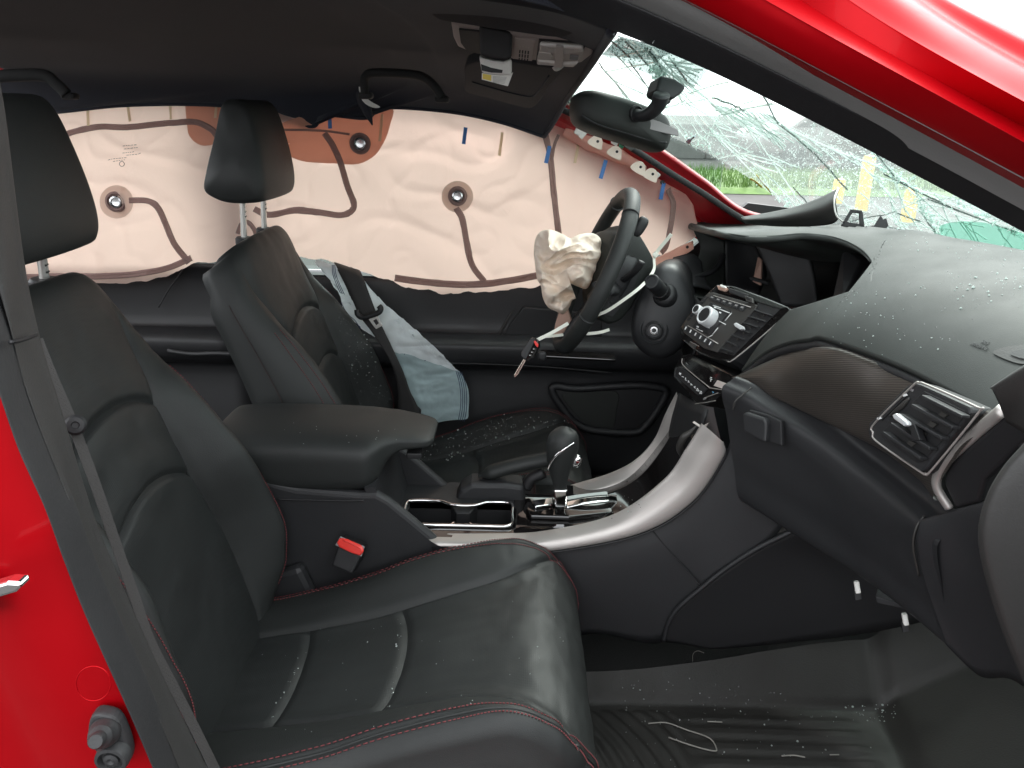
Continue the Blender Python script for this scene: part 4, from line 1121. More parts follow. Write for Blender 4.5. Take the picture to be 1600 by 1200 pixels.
def make_cushion():
    edge = [.875, .90, .92, .94, .96, .98, 1.0, 1.03, 1.06, 1.09, 1.12, 1.14, 1.16, 1.18, 1.20, 1.22, 1.24, 1.26, 1.28]
    rows = []
    for v0, bow in breaks([(0, 0), (.140, .010), (.248, .014), (.50, 0), (1, 0)], (34, 28, 62, 100)):
        su = min(cu_seam_in(v0), .84)
        us = [-e for e in reversed(edge)] + [-.86 + (.86 - su) * i / 18 for i in range(18)] + [-su + 2 * su * i / 44 for i in range(44)] + [su + (.86 - su) * i / 18 for i in range(19)] + edge
        rows.append([cu_pt(u, v0 + (bow * (1 - (u / su) ** 2) if abs(u) < su else 0)) for u in us])
    def cls(i, j):
        if not 37 <= i < 81: return 0
        return 0 if j >= 124 else 1 if j < 34 else 2 if j < 62 else 3
    return split_grid(rows, False, False, cls)
def stitches(fn, N, L=.62):
    """dashes along fn(t)"""
    out = []
    for i in range(N):
        a = fn(i / N); b = fn((i + L) / N)
        out.append([a, b])
    return out
def shift(L, d): return [[p + d for p in l] for l in L]
def make_seat(cx, cy, lab, grp):
    t = thing('front_seat_unit', lab, 'car seat', (cx, cy, .22), grp)
    D = V(cx, cy, 0)
    for nm, ms in (('backrest', make_backrest()), ('cushion', make_cushion())):
        for k in sorted(ms):
            ms[k].transform(Matrix.Translation(D)); link(nm if k == 0 else 'centre_panel', ms[k], M['perf'] if k else M['leather'], t)
    # v of z on the back
    def vz(z):
        a, b = 0, 1
        for _ in range(30):
            m_ = (a + b) / 2
            if sp_at(bkP, m_).z < z: a = m_
            else: b = m_
        return a
    # seams and stitching
    for s in (-1, 1):
        lines = []
        for du in (-.045, .035):
            lines += shift(stitches(lambda k: cu_pt(s * (.90 + du), .05 + .93 * k, .0012), 150), D)
        tubes('stitching', lines, .0009, M['red_thread'], t, 5, kind='stuff')
        tube('piping', [cu_pt(s * .895, .03 + .95 * k / 60, .0005) + D for k in range(61)], .0022, M['leather'], t, 160, 8)
        L = shift(stitches(lambda k: bk_pt(s * (.835), vz(.42 + .42 * k), .001), 90), D)
        if s < 0: L += shift(stitches(lambda k: bk_pt(s * (.885), vz(.42 + .42 * k), .001), 90), D)
        tubes('stitching', L, .0009, M['red_thread'], t, 5, kind='stuff')
        tube('edge_thread', [bk_pt(s * .985, vz(.44 + .48 * k / 40), .001) + D for k in range(41)], .0012, mat('dull_thread', (.028, .018, .018), .8) if 'dull_thread' not in bpy.data.materials else bpy.data.materials['dull_thread'], t, 100, 5)
    # frame below
    box('seat_frame', (cx - .16, cy, .285), .46, .36, .08, M['plastic_dark'], t, bev=.02)
    for s in (-1, 1):
        box('seat_rail', (cx - .15, cy + s * .17, .232), .52, .04, .035, M['steel'], t, bev=.004)
    box('recliner_cover', (cx - .44, cy - .235, .37), .16, .03, .11, M['plastic'], t, Matrix.Rotation(-.35, 3, 'Y'), .012)
    box('recliner_cover', (cx - .44, cy + .235, .37), .16, .03, .11, M['plastic'], t, Matrix.Rotation(-.35, 3, 'Y'), .012)
    # headrest: side profile swept across with rounded ends
    side = [(-.655, 1.088), (-.622, 1.080), (-.575, 1.083), (-.560, 1.095), (-.556, 1.13), (-.562, 1.19), (-.575, 1.25), (-.590, 1.278), (-.612, 1.284), (-.630, 1.272), (-.646, 1.22), (-.670, 1.14), (-.676, 1.105)]
    S = spline([V(x - .048, 0, z - .026) for x, z in side], 72, True); c = sum(S, V(0, 0, 0)) / len(S)
    rows = []
    for k in range(29):
        a = -1 + 2 * k / 28; y = .135 * (.75 * a + .25 * sin(a * pi / 2))
        e = max(.02, (1 - abs(a) ** 14) ** .42); 
        r = []
        for p in S:
            q = c + (p - c) * (.30 + .70 * e if e < 1 else 1)
            taper = 1 - .16 * sstep(1.07, 1.25, p.z)
            q = q + V(.016 * (1 - a * a) * (1 if p.x > c.x else 0), 0, 0)
            r.append(q + V(0, y * taper, 0) + D)
        rows.append(r)
    me = grid_mesh('headrest', rows, close_u=True, caps=True); fix_normals(me); link('headrest', me, M['leather'], t)
    for s in (-1, 1):
        tube('headrest_post', [V(-.668, s * .07, .96) + D, V(-.664, s * .07, 1.03) + D, V(-.660, s * .07, 1.10) + D], .0066, M['post'], t, 10, 14)
        lathe('post_guide', V(-.665, s * .07, 1.003) + D, V(.07, 0, 1), [(.020, -.01), (.021, .006), (.018, .010), (.008, .0105), (0, .0105)], M['plastic'], t, 24)
        tubes('post_notches', [[V(-.664 + .0055, s * .07 - .004, z_) + D, V(-.664 + .0055, s * .07 + .003, z_ + .001) + D] for z_ in (1.022, 1.032, 1.042, 1.052)], .0016, M['plastic_dark'], t, 5, kind='stuff')
    part = {}
    for c in t.children: part.setdefault(c.name.split('.')[0], []).append(c)
    hr, bkr, cus = part['headrest'][0], part['backrest'][0], part['cushion'][0]
    for c in part['headrest_post']: c.parent = hr
    for c, p_ in zip(part['post_notches'], part['headrest_post']): c.parent = hr
    for c in part['post_guide'] + part['edge_thread']: c.parent = bkr
    for c in part['piping']: c.parent = cus
    for i, c in enumerate(part['centre_panel']): c.parent = bkr if i < 3 else cus
    for i, c in enumerate(part['stitching']): c.parent = cus if i % 2 == 0 else bkr
    return t
seatA = make_seat(0, 1.0, 'near black leather front seat with red stitching, closest to the camera', 'front seats')
seatB = copy_tree(seatA)
seatB.location = (.08, 1.74, .187)
for ch in seatB.children:          # its headrest is pulled up on long posts
    if ch.name.startswith('headrest'): ch.location.z += .035
seatB['label'] = 'far black leather driver seat behind the armrest, wet with glass crumbs on its cushion'
# ================================================================== centre console
cc = thing('centre_console', 'black centre console with silver curved trims, cup holder and padded armrest', 'console', (0, 1.36, .22))
def Q(L, Y=None):
    out = []
    for q in L:
        if len(q) == 2: out.append(PY(q[0], q[1], Y))
        elif q[2] > 0: out.append(PY(*q))
        else: out.append(PZ(q[0], q[1], -q[2]))
    return out
# near side panel: rear block under the armrest, then the tunnel side
rear_o = [PY(x, y, 1.245) for x, y in ((372, 742), (465, 764), (560, 771), (588, 771), (608, 782), (640, 808), (690, 850))]
rear_o += [V(rear_o[-1].x + .02, 1.245, .22), V(rear_o[0].x, 1.245, .22)]
prism('side_panel', rear_o, V(0, .022, 0), M['plastic'], cc, .010, 3)
prism('side_panel', [V(p.x, 1.462, p.z) for p in rear_o], V(0, .02, 0), M['plastic'], cc, .008, 3)
patch('front_side_panel', [Q([(668, 846, 1.246), (760, 856, 1.246), (860, 857, 1.246), (1000, 830, 1.243), (1080, 783, 1.236), (1131, 712, 1.228), (1150, 660, 1.225)]),
                           Q([(700, 900, 1.240), (780, 910, 1.238), (880, 920, 1.236), (1010, 880, 1.233), (1100, 835, 1.224), (1160, 765, 1.205), (1180, 700, 1.195)]),
                           Q([(740, 1010, 1.235), (820, 1010, 1.232), (930, 990, 1.228), (1036, 1003, 1.222), (1097, 918, 1.215), (1200, 850, 1.185), (1240, 790, 1.165)])], 40, 16, M['plastic'], cc, .006)
patch('lower_side_panel', [Q([(1036, 1003, 1.218), (1046, 970, 1.216), (1064, 946, 1.213), (1097, 917, 1.208), (1140, 884, 1.20), (1190, 852, 1.185), (1245, 826, 1.16)]),
                           Q([(1060, 1006, 1.216), (1090, 985, 1.213), (1120, 965, 1.21), (1160, 940, 1.203), (1210, 915, 1.19), (1270, 890, 1.17), (1340, 880, 1.14)]),
                           Q([(1110, 1014, 1.213), (1150, 1012, 1.21), (1200, 1008, 1.203), (1250, 1002, 1.19), (1310, 996, 1.17), (1380, 985, 1.14), (1450, 970, 1.10)])], 30, 14, M['plastic_dark'], cc, .008)
tube('panel_ridge', Q([(1037, 1001, 1.215), (1046, 970, 1.213), (1063, 947, 1.21), (1097, 918, 1.205), (1135, 888, 1.197), (1185, 856, 1.18), (1238, 830, 1.16)]), .0045, M['plastic'], cc, 60, 8)
tube('panel_gap', Q([(1018, 828, 1.2405), (1055, 870, 1.228), (1096, 917, 1.206)]), .0016, M['plastic_dark'], cc, 20, 6)
# silver trims
nu_ = [(662, 836, 1.262), (760, 836, 1.262), (850, 832, 1.262), (960, 806, 1.258), (1038, 752, 1.254), (1074, 702, 1.25), (1098, 663, 1.246)]
nl_ = [(693, 852, 1.240), (770, 858, 1.240), (862, 859, 1.240), (1000, 832, 1.236), (1082, 783, 1.230), (1130, 714, 1.224), (1131, 690, 1.224)]
U, Lw = Q(nu_), Q(nl_)
patch('silver_trim', [[p + V(0, .016, -.012) for p in U], [p + V(0, .008, -.001) for p in U], U, [a.lerp(b, .45) + V(-.002, -.012, .004) for a, b in zip(U, Lw)], [a.lerp(b, .9) + V(0, -.008, 0) for a, b in zip(U, Lw)], Lw, [p + V(.002, .012, -.004) for p in Lw]], 70, 18, M['silver'], cc, label='near satin silver console trim')
tube('trim_gap', [p + V(0, -.002, -.004) for p in Lw], .0022, M['plastic_dark'], cc, 60, 6)
fu = [(812, 774, 1.475), (868, 766, 1.475), (909, 755, 1.475), (957, 740, 1.47), (995, 719, 1.465), (1023, 688, 1.46), (1040, 649, 1.455), (1058, 614, 1.45)]
fl = [(812, 778, 1.455), (885, 772, 1.453), (935, 765, 1.45), (978, 752, 1.447), (1014, 737, 1.443), (1040, 712, 1.44), (1047, 675, 1.438), (1062, 622, 1.435)]
U2, L2_ = Q(fu), Q(fl)
patch('silver_trim', [[p + V(0, .02, -.03) for p in U2], [p + V(0, .008, -.002) for p in U2], U2, [a.lerp(b, .5) + V(-.002, 0, .001) for a, b in zip(U2, L2_)], L2_, [p + V(.003, 0, -.01) for p in L2_]], 60, 16, M['silver'], cc, label='far satin silver console trim')
# glossy tray: strips round the cup-holder opening, then the rise to the dashboard
hx0, hx1, hy0, hy1, tz = -.205, .004, 1.296, 1.384, .497
box('tray_strip', ((hx0 + hx1) / 2, (1.255 + hy0) / 2, tz - .006), hx1 - hx0 + .01, hy0 - 1.255, .012, M['gloss'], cc)
box('tray_strip', ((hx0 + hx1) / 2, (1.478 + hy1) / 2, tz - .006), hx1 - hx0 + .01, 1.478 - hy1, .012, M['plastic'], cc)
box('tray_strip', (hx0 - .03, 1.3665, tz - .006), .05, .223, .012, M['plastic'], cc)
patch('tray', [[V(.006, y, tz), V(.10, y, tz), V(.19, y, tz + .006), V(.26, y, tz + .045), V(.31, y, tz + .12), V(.335, y, tz + .20)] for y in (1.256, 1.36, 1.476)], 30, 4, M['gloss'], cc, .004, face=V(-.2, 1.36, 2))
for a, b, c, d in ((hx0, hx1, hy0, hy0), (hx0, hx1, hy1, hy1), (hx0, hx0, hy0, hy1), (hx1, hx1, hy0, hy1)):
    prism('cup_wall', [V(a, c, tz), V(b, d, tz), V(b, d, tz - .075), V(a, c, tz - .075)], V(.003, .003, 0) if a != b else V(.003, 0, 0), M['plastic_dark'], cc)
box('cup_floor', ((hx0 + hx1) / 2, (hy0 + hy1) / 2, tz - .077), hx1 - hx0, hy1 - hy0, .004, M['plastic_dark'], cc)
mxx = -.092
tube('cup_rim', [V(x, y, tz + .004) for x, y in ((hx0 + .012, hy0 - .004), (mxx - .04, hy0 - .004), (mxx, hy0 - .004), (mxx + .04, hy0 - .004), (hx1 - .012, hy0 - .004), (hx1 + .002, hy0 + .008), (hx1 + .002, 1.34), (hx1 + .002, hy1 - .008), (hx1 - .012, hy1 + .003), (mxx + .05, hy1 + .002), (mxx + .022, hy1 - .012), (mxx - .022, hy1 - .012), (mxx - .05, hy1 + .002), (hx0 + .012, hy1 + .003), (hx0 - .002, hy1 - .008), (hx0 - .002, 1.34), (hx0 - .002, hy0 + .008))], .0035, M['chrome'], cc, 160, 8, True)
prism('cup_divider', [V(mxx - .028, hy1 + .002, tz - .001), V(mxx + .028, hy1 + .002, tz - .001), V(mxx + .014, hy1 - .03, tz - .004), V(mxx - .014, hy1 - .03, tz - .004)], V(0, 0, -.06), M['plastic_dark'], cc, .002)
prism('cup_divider', [V(mxx - .028, hy0 - .002, tz - .020), V(mxx + .028, hy0 - .002, tz - .020), V(mxx + .014, hy0 + .022, tz - .018), V(mxx - .014, hy0 + .022, tz - .018)], V(0, 0, -.05), M['taupe'], cc, .002)  # pale colour stands in for a highlight at the cup bottom
for s in (-1, 1):
    prism('divider_wing', [V(mxx + s * .014, hy0 + .022, tz - .004), V(mxx + s * .017, hy0 + .022, tz - .004), V(mxx + s * .030, hy0 + .002, tz - .004), V(mxx + s * .027, hy0 + .002, tz - .004)], V(0, 0, -.05), M['chrome'], cc)
# sloping walls between the armrest block and the tray (far side one shows)
prism('side_wedge', Q([(616, 718, 1.47), (684, 768, 1.47), (690, 772, 1.47), (640, 776, 1.47), (608, 760, 1.47)]), V(0, .012, 0), M['plastic'], cc, .003)
prism('rear_wall', [V(-.245, 1.25, .60), V(-.215, 1.25, tz - .012), V(-.215, 1.475, tz - .012), V(-.245, 1.475, .63)], V(-.02, 0, 0), M['plastic'], cc)
tube('silver_strip', Q([(684, 768, 1.468), (715, 768, 1.468)]), .0025, M['chrome'], cc, 6, 6)
# pocket below the climate panel with loose wiring
patch('pocket_back', [Q([(1060, 614, 1.44), (1046, 668, 1.43), (1043, 712, 1.42)]), Q([(1104, 640, 1.28), (1092, 680, 1.28), (1074, 726, 1.28)])], 6, 10, M['plastic_dark'], cc, .004)
tube('loose_cable', Q([(1068, 716, 1.30), (1062, 700, 1.29), (1068, 684, 1.28), (1078, 676, 1.275), (1090, 664, 1.27)]), .0055, M['grey_btn'], cc, 30, 8, scale=lambda s: .8 + .5 * sin(4 * s))
prism('torn_edge', Q([(1082, 660, 1.27), (1094, 668, 1.262), (1106, 662, 1.262), (1099, 672, 1.262)]), V(.004, .004, .001), M['taupe'], cc)
patch('tray_ramp', [Q([(978, 752, 1.44), (1014, 737, 1.435), (1038, 714, 1.43)]), Q([(1000, 792, 1.33), (1040, 762, 1.32), (1066, 730, 1.31)]), Q([(1010, 806, 1.27), (1050, 774, 1.265), (1074, 738, 1.26)])], 12, 10, M['plastic'], cc, .003)
# armrest
SEC = [(-.55, 1.255, 1.465, .575, .680), (-.535, 1.248, 1.472, .572, .688), (-.45, 1.246, 1.474, .572, .692), (-.36, 1.246, 1.474, .574, .692), (-.29, 1.247, 1.473, .578, .690), (-.262, 1.250, 1.470, .584, .688), (-.245, 1.262, 1.465, .60, .686), (-.228, 1.282, 1.458, .630, .684), (-.205, 1.298, 1.45, .645, .680), (-.175, 1.306, 1.442, .648, .675), (-.155, 1.314, 1.434, .650, .670), (-.146, 1.33, 1.42, .655, .664)]
def secs(S, n, ns, e):
    rows = []
    K = spline([Vector((*s[:3],)) for s in S], ns); K2 = spline([Vector((s[3], s[4], 0)) for s in S], ns)
    for a, b in zip(K, K2):
        r = []
        for i in range(n):
            t = 2 * pi * i / n
            cy, sy = cos(t), sin(t)
            y = (a.y + a.z) / 2 + (a.z - a.y) / 2 * math.copysign(abs(cy) ** (2 / e), cy)
            z = (b.x + b.y) / 2 + (b.y - b.x) / 2 * math.copysign(abs(sy) ** (2 / e), sy)
            z -= .006 * ((y - 1.36) / .11) ** 2 * (1 if sy > 0 else 0)
            r.append(V(a.x, y, z))
        rows.append(r)
    return rows
me = grid_mesh('armrest_lid', secs(SEC, 72, 80, 4.2), close_u=True, caps=True); fix_normals(me)
link('armrest_lid', me, M['leather'], cc)
tube('lid_seam', [V(x, 1.2445, .574 + .01 * max(0, (x + .30) * 5)) for x in (-.53, -.4, -.3, -.265)], .0018, M['plastic_dark'], cc, 20, 6)
box('lid_latch', PY(648, 708, 1.34), .03, .03, .012, M['plastic_dark'], cc, bev=.003)
# parking brake
pb = thing('parking_brake', 'black hand brake lever lying beside the gear selector', 'hand brake', PY(770, 780, 1.43))
prism('base_cover', Q([(712, 780), (719, 766), (736, 756), (790, 756), (820, 760), (822, 800), (716, 800)], 1.405), V(0, .055, 0), M['plastic'], pb, .010, 3)
tube('grip', Q([(748, 744, 1.43), (765, 739, 1.43), (790, 731, 1.43), (825, 723, 1.43), (862, 716, 1.43), (880, 713, 1.43)]), .015, M['leather'], pb, 40, 16, scale=lambda s: .25 + .75 * sstep(0, .25, s), r2=.018)
tube('lever_arm', Q([(822, 762, 1.43), (830, 748, 1.43), (850, 738, 1.43)]), .012, M['plastic_dark'], pb, 12, 10)
# gear selector
gs = thing('gear_selector', 'black gear selector lever with chrome collar on the console', 'gear lever', PY(876, 796, 1.36))
GP = Plane(V(0, 1.36, tz + .004), V(0, 0, 1))
plate('gate_bezel', GP, [(823, 788), (868, 782), (900, 776), (944, 771), (975, 772), (990, 792), (986, 801), (889, 811), (828, 809), (822, 799)], -.004, .006, M['gloss'], gs, .003)
plate('gate_chrome', GP, [(831, 790), (864, 785), (864, 796), (836, 800)], .006, .012, M['chrome'], gs, .002)
patch('gate_slide', [[GP.at(x, y, h) for x, y, h in ((884, 782, .010), (915, 776, .018), (945, 773, .018), (972, 773, .010))], [GP.at(x, y, h) for x, y, h in ((884, 793, .008), (915, 787, .014), (950, 784, .014), (981, 786, .007))]], 24, 4, M['chrome'], gs, .003)
px_m = 1.36 / 1090
def ksec(L, dr):
    rows = []
    for (y, cx_, hw, dk) in L:
        c = PY(cx_, y, 1.36); r = []
        for i in range(40):
            t = 2 * pi * i / 40
            r.append(c + V(hw * px_m * cos(t), hw * px_m * dk * sin(t), -.004 * cos(t) * dr))
        rows.append(r)
    return rows
kp = [(768, 876, 9.5, .9), (752, 874, 12.5, .9), (736, 873.5, 16.5, .95), (722, 875, 20.5, 1.0), (708, 877, 23.5, 1.05), (696, 879, 25, 1.08), (685, 881, 23.5, 1.1), (677, 884, 19.5, 1.1), (672, 887, 13, 1.1), (669.5, 889, 4, 1.1)]
KP = spline([Vector((a, b, c)) for a, b, c, d in kp], 40)
me = grid_mesh('knob', ksec([(p.x, p.y, p.z, 1.0) for p in KP], 1), close_u=True, caps=True); fix_normals(me); link('knob', me, M['leather'], gs)
tube('knob_chrome_line', Q([(856, 733, 1.336), (861, 722, 1.331), (870, 711, 1.327), (884, 700, 1.327), (897, 692, 1.335)]), .0026, M['chrome'], gs, 30, 8)
blob('shift_button', PY(901, 720, 1.355), Matrix.Rotation(.4, 3, 'Y'), .009, .010, .012, M['chrome'], gs, 3)
prism('collar', Q([(865, 766), (887, 766), (884, 794), (868, 794)], 1.345), V(0, .03, 0), M['chrome'], gs, .003)
tube('stem', [PY(876, 800, 1.36), PY(876, 770, 1.36)], .008, M['plastic_dark'], gs, 4, 12)
# red buckle of the passenger belt
bl = thing('belt_buckle', 'black seat belt buckle with a bright red press button beside the near seat', 'belt buckle', PY(535, 880, 1.225))
BK = Plane(PY(548, 855, 1.215), V(-.1, -1, .35))
plate('body', BK, [(527, 853), (534, 839), (569, 854), (564, 870), (550, 898), (517, 884)], -.03, .003, M['plastic_dark'], bl, .005)
plate('frame', BK, [(525, 851), (533, 837), (571, 853), (566, 869)], .003, .006, M['grey_print'], bl, .002)
plate('button', BK, [(528, 847), (533, 839), (545, 841), (567, 851), (571, 859), (565, 867), (552, 863), (533, 854)], .004, .010, M['buckle_red'], bl, .003, 3)
tube('button_ridge', [BK.at(x, y, .0105) for x, y in ((537, 844), (550, 850), (564, 857))], .0012, M['buckle_red'], bl, 8, 6)
# ================================================================== dashboard
db = thing('dashboard', 'black wet dashboard with its instrument cluster missing and glass crumbs on top', 'dashboard', (.6, 1.3, .6))
# the pad is one smooth skin: a level top that rolls down to a curved trailing edge
xe_t = [(.55, .505), (.72, .503), (.80, .500), (.92, .484), (1.05, .452), (1.15, .430), (1.25, .398), (1.40, .37), (2.1, .33)]
dz_t = [(.55, .100), (.80, .104), (.92, .104), (1.05, .108), (1.15, .138), (1.25, .215), (1.33, .24), (1.42, .16), (1.55, .03), (1.7, 0), (2.1, 0)]
zt_t = [(.55, 1.055), (1.2, 1.055), (1.40, 1.052), (1.52, 1.042), (1.62, 1.024), (1.75, 1.004), (1.95, .982), (2.1, .975)]
def pad_z(x, y):
    s = x - lerp1(xe_t, y)
    r = max(0, s); d = lerp1(dz_t, y)
    top = lerp1(zt_t, y) + .012 * sin(min(1.4, max(0, r) * 3)) - .05 * max(0, x - .72)
    return top - d * exp(-r / .085) - max(0, -s) * 1.2
def pad_hit(px, py):
    d = ray(px, py); d = d / d.y
    t = .45; prev = None
    while t < 2.3:
        p = EYE + d * t; g_ = p.z - pad_z(p.x, p.y)
        if g_ < 0: break
        prev = t; t += .02
    if prev is None or t >= 2.3: return EYE + d * min(t, 1.9)
    lo, hi = prev, t
    for _ in range(30):
        m_ = (lo + hi) / 2; p = EYE + d * m_
        if p.z - pad_z(p.x, p.y) < 0: hi = m_
        else: lo = m_
    return EYE + d * lo
pad_px = [[(1640, 700), (1690, 610), (1760, 510), (1850, 436)],
          [(1570, 660), (1610, 570), (1650, 480), (1690, 411)],
          [(1500, 620), (1532, 535), (1570, 455), (1600, 391)],
          [(1400, 570), (1436, 495), (1475, 425), (1500, 373)],
          [(1290, 530), (1330, 468), (1374, 405), (1400, 361)],
          [(1262, 530), (1300, 487), (1338, 452), (1365, 423)],
          [(1230, 535), (1265, 501), (1312, 468), (1355, 444)],
          [(1195, 550), (1217, 518), (1246, 491), (1290, 467)],
          [(1158, 579), (1180, 546), (1205, 513), (1234, 484)]]
NP = 120
pr_ = [spline([V(*c[k]) for c in pad_px], NP) for k in range(4)]
padC = []
for i in range(NP + 1):
    cpx = spline([pr_[k][i] for k in range(4)], 48)
    c = [pad_hit(q.x, q.y) for q in cpx]
    c = [c[0] + V(.030, .006, -.022), c[0] + V(.012, .003, -.012), c[0] + V(.003, .001, -.004)] + c
    q = c[-1]
    c += [q + V(.006, .001, -.004), q + V(.014, .003, -.014), q + V(.020, .004, -.045)] if i >= 75 or i <= 60 else [q + V(.01, 0, -.02), q + V(.02, 0, -.03), q + V(.03, 0, -.04)]
    padC.append(c)
padG = [list(r) for r in zip(*padC)]
PADS = Surf([r for r in padG[3:52]])
rows = [[padC[i][3] for i in range(0, NP + 1, 5)]]
# hood over the instrument opening: the same skin carried on, with a turned-in lip
Tp = [(1400, 361), (1366, 355), (1330, 350), (1268, 346), (1230, 347), (1195, 350), (1150, 344), (1110, 341), (1086, 343)]
Lpx = [(1365, 423), (1359, 404), (1340, 386), (1305, 371), (1255, 365), (1208, 369), (1165, 369), (1120, 361), (1078, 350)]
tS, lS = spline([V(*p) for p in Tp], 80), spline([V(*p) for p in Lpx], 80)
hC = []
for i in range(81):
    f_ = 1 - sstep(0, 14, i)
    main_ = [pad_hit(*(tS[i].lerp(lS[i], k / 15) + (pr_[3][60 + k] - tS[0].lerp(lS[0], k / 15)) * f_).to_2d()) for k in range(16)]
    if i == 0: main_ = [padC[60 + k][51] for k in range(16)]
    elif i < 10:
        for k in range(16):
            pass
    t0, l0 = main_[0], main_[-1]
    hC.append([t0 + V(.16, .03, -.035), t0 + V(.10, .02, -.016), t0 + V(.05, .01, -.005)] + main_ + [l0 + V(.003, .001, -.005), l0 + V(.009, .002, -.012), l0 + V(.05, .01, -.024), l0 + V(.10, .014, -.034), l0 + V(.16, .02, -.05)])
Lp = [h[18] for h in hC[::10]]
bm = bmesh.new()
def add_grid(G, skip=None):
    vv = [[bm.verts.new(p) for p in r] for r in G]
    for j in range(len(G) - 1):
        for i in range(len(G[0]) - 1):
            if skip and skip(i, j): continue
            bm.faces.new((vv[j][i], vv[j][i + 1], vv[j + 1][i + 1], vv[j + 1][i]))
add_grid(padG, lambda i, j: j >= 51 and 60 <= i < 75); add_grid([list(r) for r in zip(*hC)])
bmesh.ops.remove_doubles(bm, verts=bm.verts, dist=.0004)
bmesh.ops.delete(bm, geom=[v for v in bm.verts if not v.link_faces], context='VERTS')
bmesh.ops.recalc_face_normals(bm, faces=bm.faces)
me = bpy.data.meshes.new('upper_pad'); bm.to_mesh(me); bm.free(); me.update()
link('upper_pad', me, M['plastic_soft'], db)
tube('hood_lip', [p + V(.004, .001, -.006) for p in Lp[1:]], .0065, M['plastic_soft'], db, 90, 12, scale=lambda s: .25 + .75 * sstep(0, .35, s) + .35 * sstep(.8, 1, s))
# empty instrument opening
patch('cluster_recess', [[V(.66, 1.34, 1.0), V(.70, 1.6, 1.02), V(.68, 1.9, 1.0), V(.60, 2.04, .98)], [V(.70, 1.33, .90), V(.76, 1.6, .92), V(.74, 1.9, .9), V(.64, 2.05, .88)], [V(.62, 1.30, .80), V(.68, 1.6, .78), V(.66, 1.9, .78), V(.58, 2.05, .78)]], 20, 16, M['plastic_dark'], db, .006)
patch('recess_panel', [Q([(1132, 374, 1.93), (1156, 376, 1.935), (1180, 380, 1.93)]), Q([(1131, 415, 1.92), (1165, 420, 1.925), (1198, 424, 1.92)]), Q([(1131, 450, 1.90), (1160, 456, 1.89), (1186, 462, 1.88)])], 10, 10, M['plastic'], db, .004)
patch('recess_panel', [Q([(1180, 382, 1.76), (1222, 388, 1.72), (1264, 396, 1.68)]), Q([(1202, 430, 1.72), (1238, 432, 1.69), (1272, 436, 1.65)]), Q([(1220, 478, 1.68), (1250, 480, 1.65), (1277, 482, 1.61)])], 14, 14, M['plastic'], db, .008)
prism('recess_panel', Q([(1316, 388, 1.5), (1345, 408, 1.46), (1318, 460, 1.42), (1300, 466, 1.45)]), V(.02, .01, 0), M['plastic_dark'], db, .004)
prism('bracket', Q([(1171, 432, 1.7), (1200, 441, 1.7), (1200, 446, 1.7), (1171, 437, 1.7)]), V(.006, .01, 0), M['plastic'], db, .002)
prism('torn_copper_strip', Q([(1176, 440, 1.72), (1184, 402, 1.74), (1190, 406, 1.74), (1188, 446, 1.71)]), V(.004, .004, 0), M['copper'], db)
patch('recess_end', [Q([(1080, 352, 1.935), (1108, 366, 1.93), (1133, 376, 1.925)]), Q([(1094, 392, 1.93), (1112, 400, 1.92), (1133, 412, 1.915)]), Q([(1072, 428, 1.88), (1100, 440, 1.87), (1133, 455, 1.86)]), Q([(1050, 452, 1.78), (1085, 462, 1.76), (1125, 472, 1.74)])], 14, 18, M['plastic_soft'], db, .005)
tube('end_fold', Q([(1130, 398, 1.90), (1118, 420, 1.87), (1092, 432, 1.84), (1066, 438, 1.80)]), .007, M['plastic'], db, 24, 8)
patch('knee_panel', [[V(.36, 1.46, .84), V(.40, 1.6, .86), V(.42, 1.85, .86), V(.46, 2.05, .88)], [V(.36, 1.46, .70), V(.40, 1.6, .70), V(.42, 1.85, .70), V(.46, 2.05, .70)], [V(.44, 1.46, .52), V(.48, 1.6, .52), V(.52, 1.85, .52), V(.56, 2.05, .52)]], 14, 12, M['plastic_dark'], db, .006)
patch('column_surround', [Q([(1052, 402, 1.9), (1080, 396, 1.92), (1096, 406, 1.92)]), Q([(1045, 424, 1.84), (1075, 422, 1.85), (1100, 428, 1.86)]), Q([(1052, 446, 1.76), (1085, 446, 1.76), (1112, 452, 1.78)])], 12, 12, M['plastic'], db, .004)
# dark rolled edge between pad and decor trim
tube('pad_gap', [p + V(.006, .002, -.012) for p in rows[0]], .0075, M['plastic_dark'], db, 110, 10)
# decor trim
tt = Q([(1150, 588, 1.262), (1195, 567, 1.20), (1238, 551, 1.145), (1290, 546, 1.055), (1345, 563, .985), (1400, 586, .925), (1500, 636, .805), (1556, 648, .738)])
tb = Q([(1152, 592, 1.262), (1200, 616, 1.165), (1240, 634, 1.115), (1285, 655, 1.055), (1340, 681, .98), (1385, 706, .922), (1434, 746, .86), (1458, 776, .818)])
tm = [a.lerp(b, .45) + V(-.010, -.003, .0) for a, b in zip(tt, tb)]
trG = [[p + V(.02, 0, .003) for p in tt], tt, tm, tb, [p + V(.022, .004, -.006) for p in tb]]
patch('decor_trim', trG, 90, 26, M['trim'], db, label='dark brown finely ribbed decor trim')
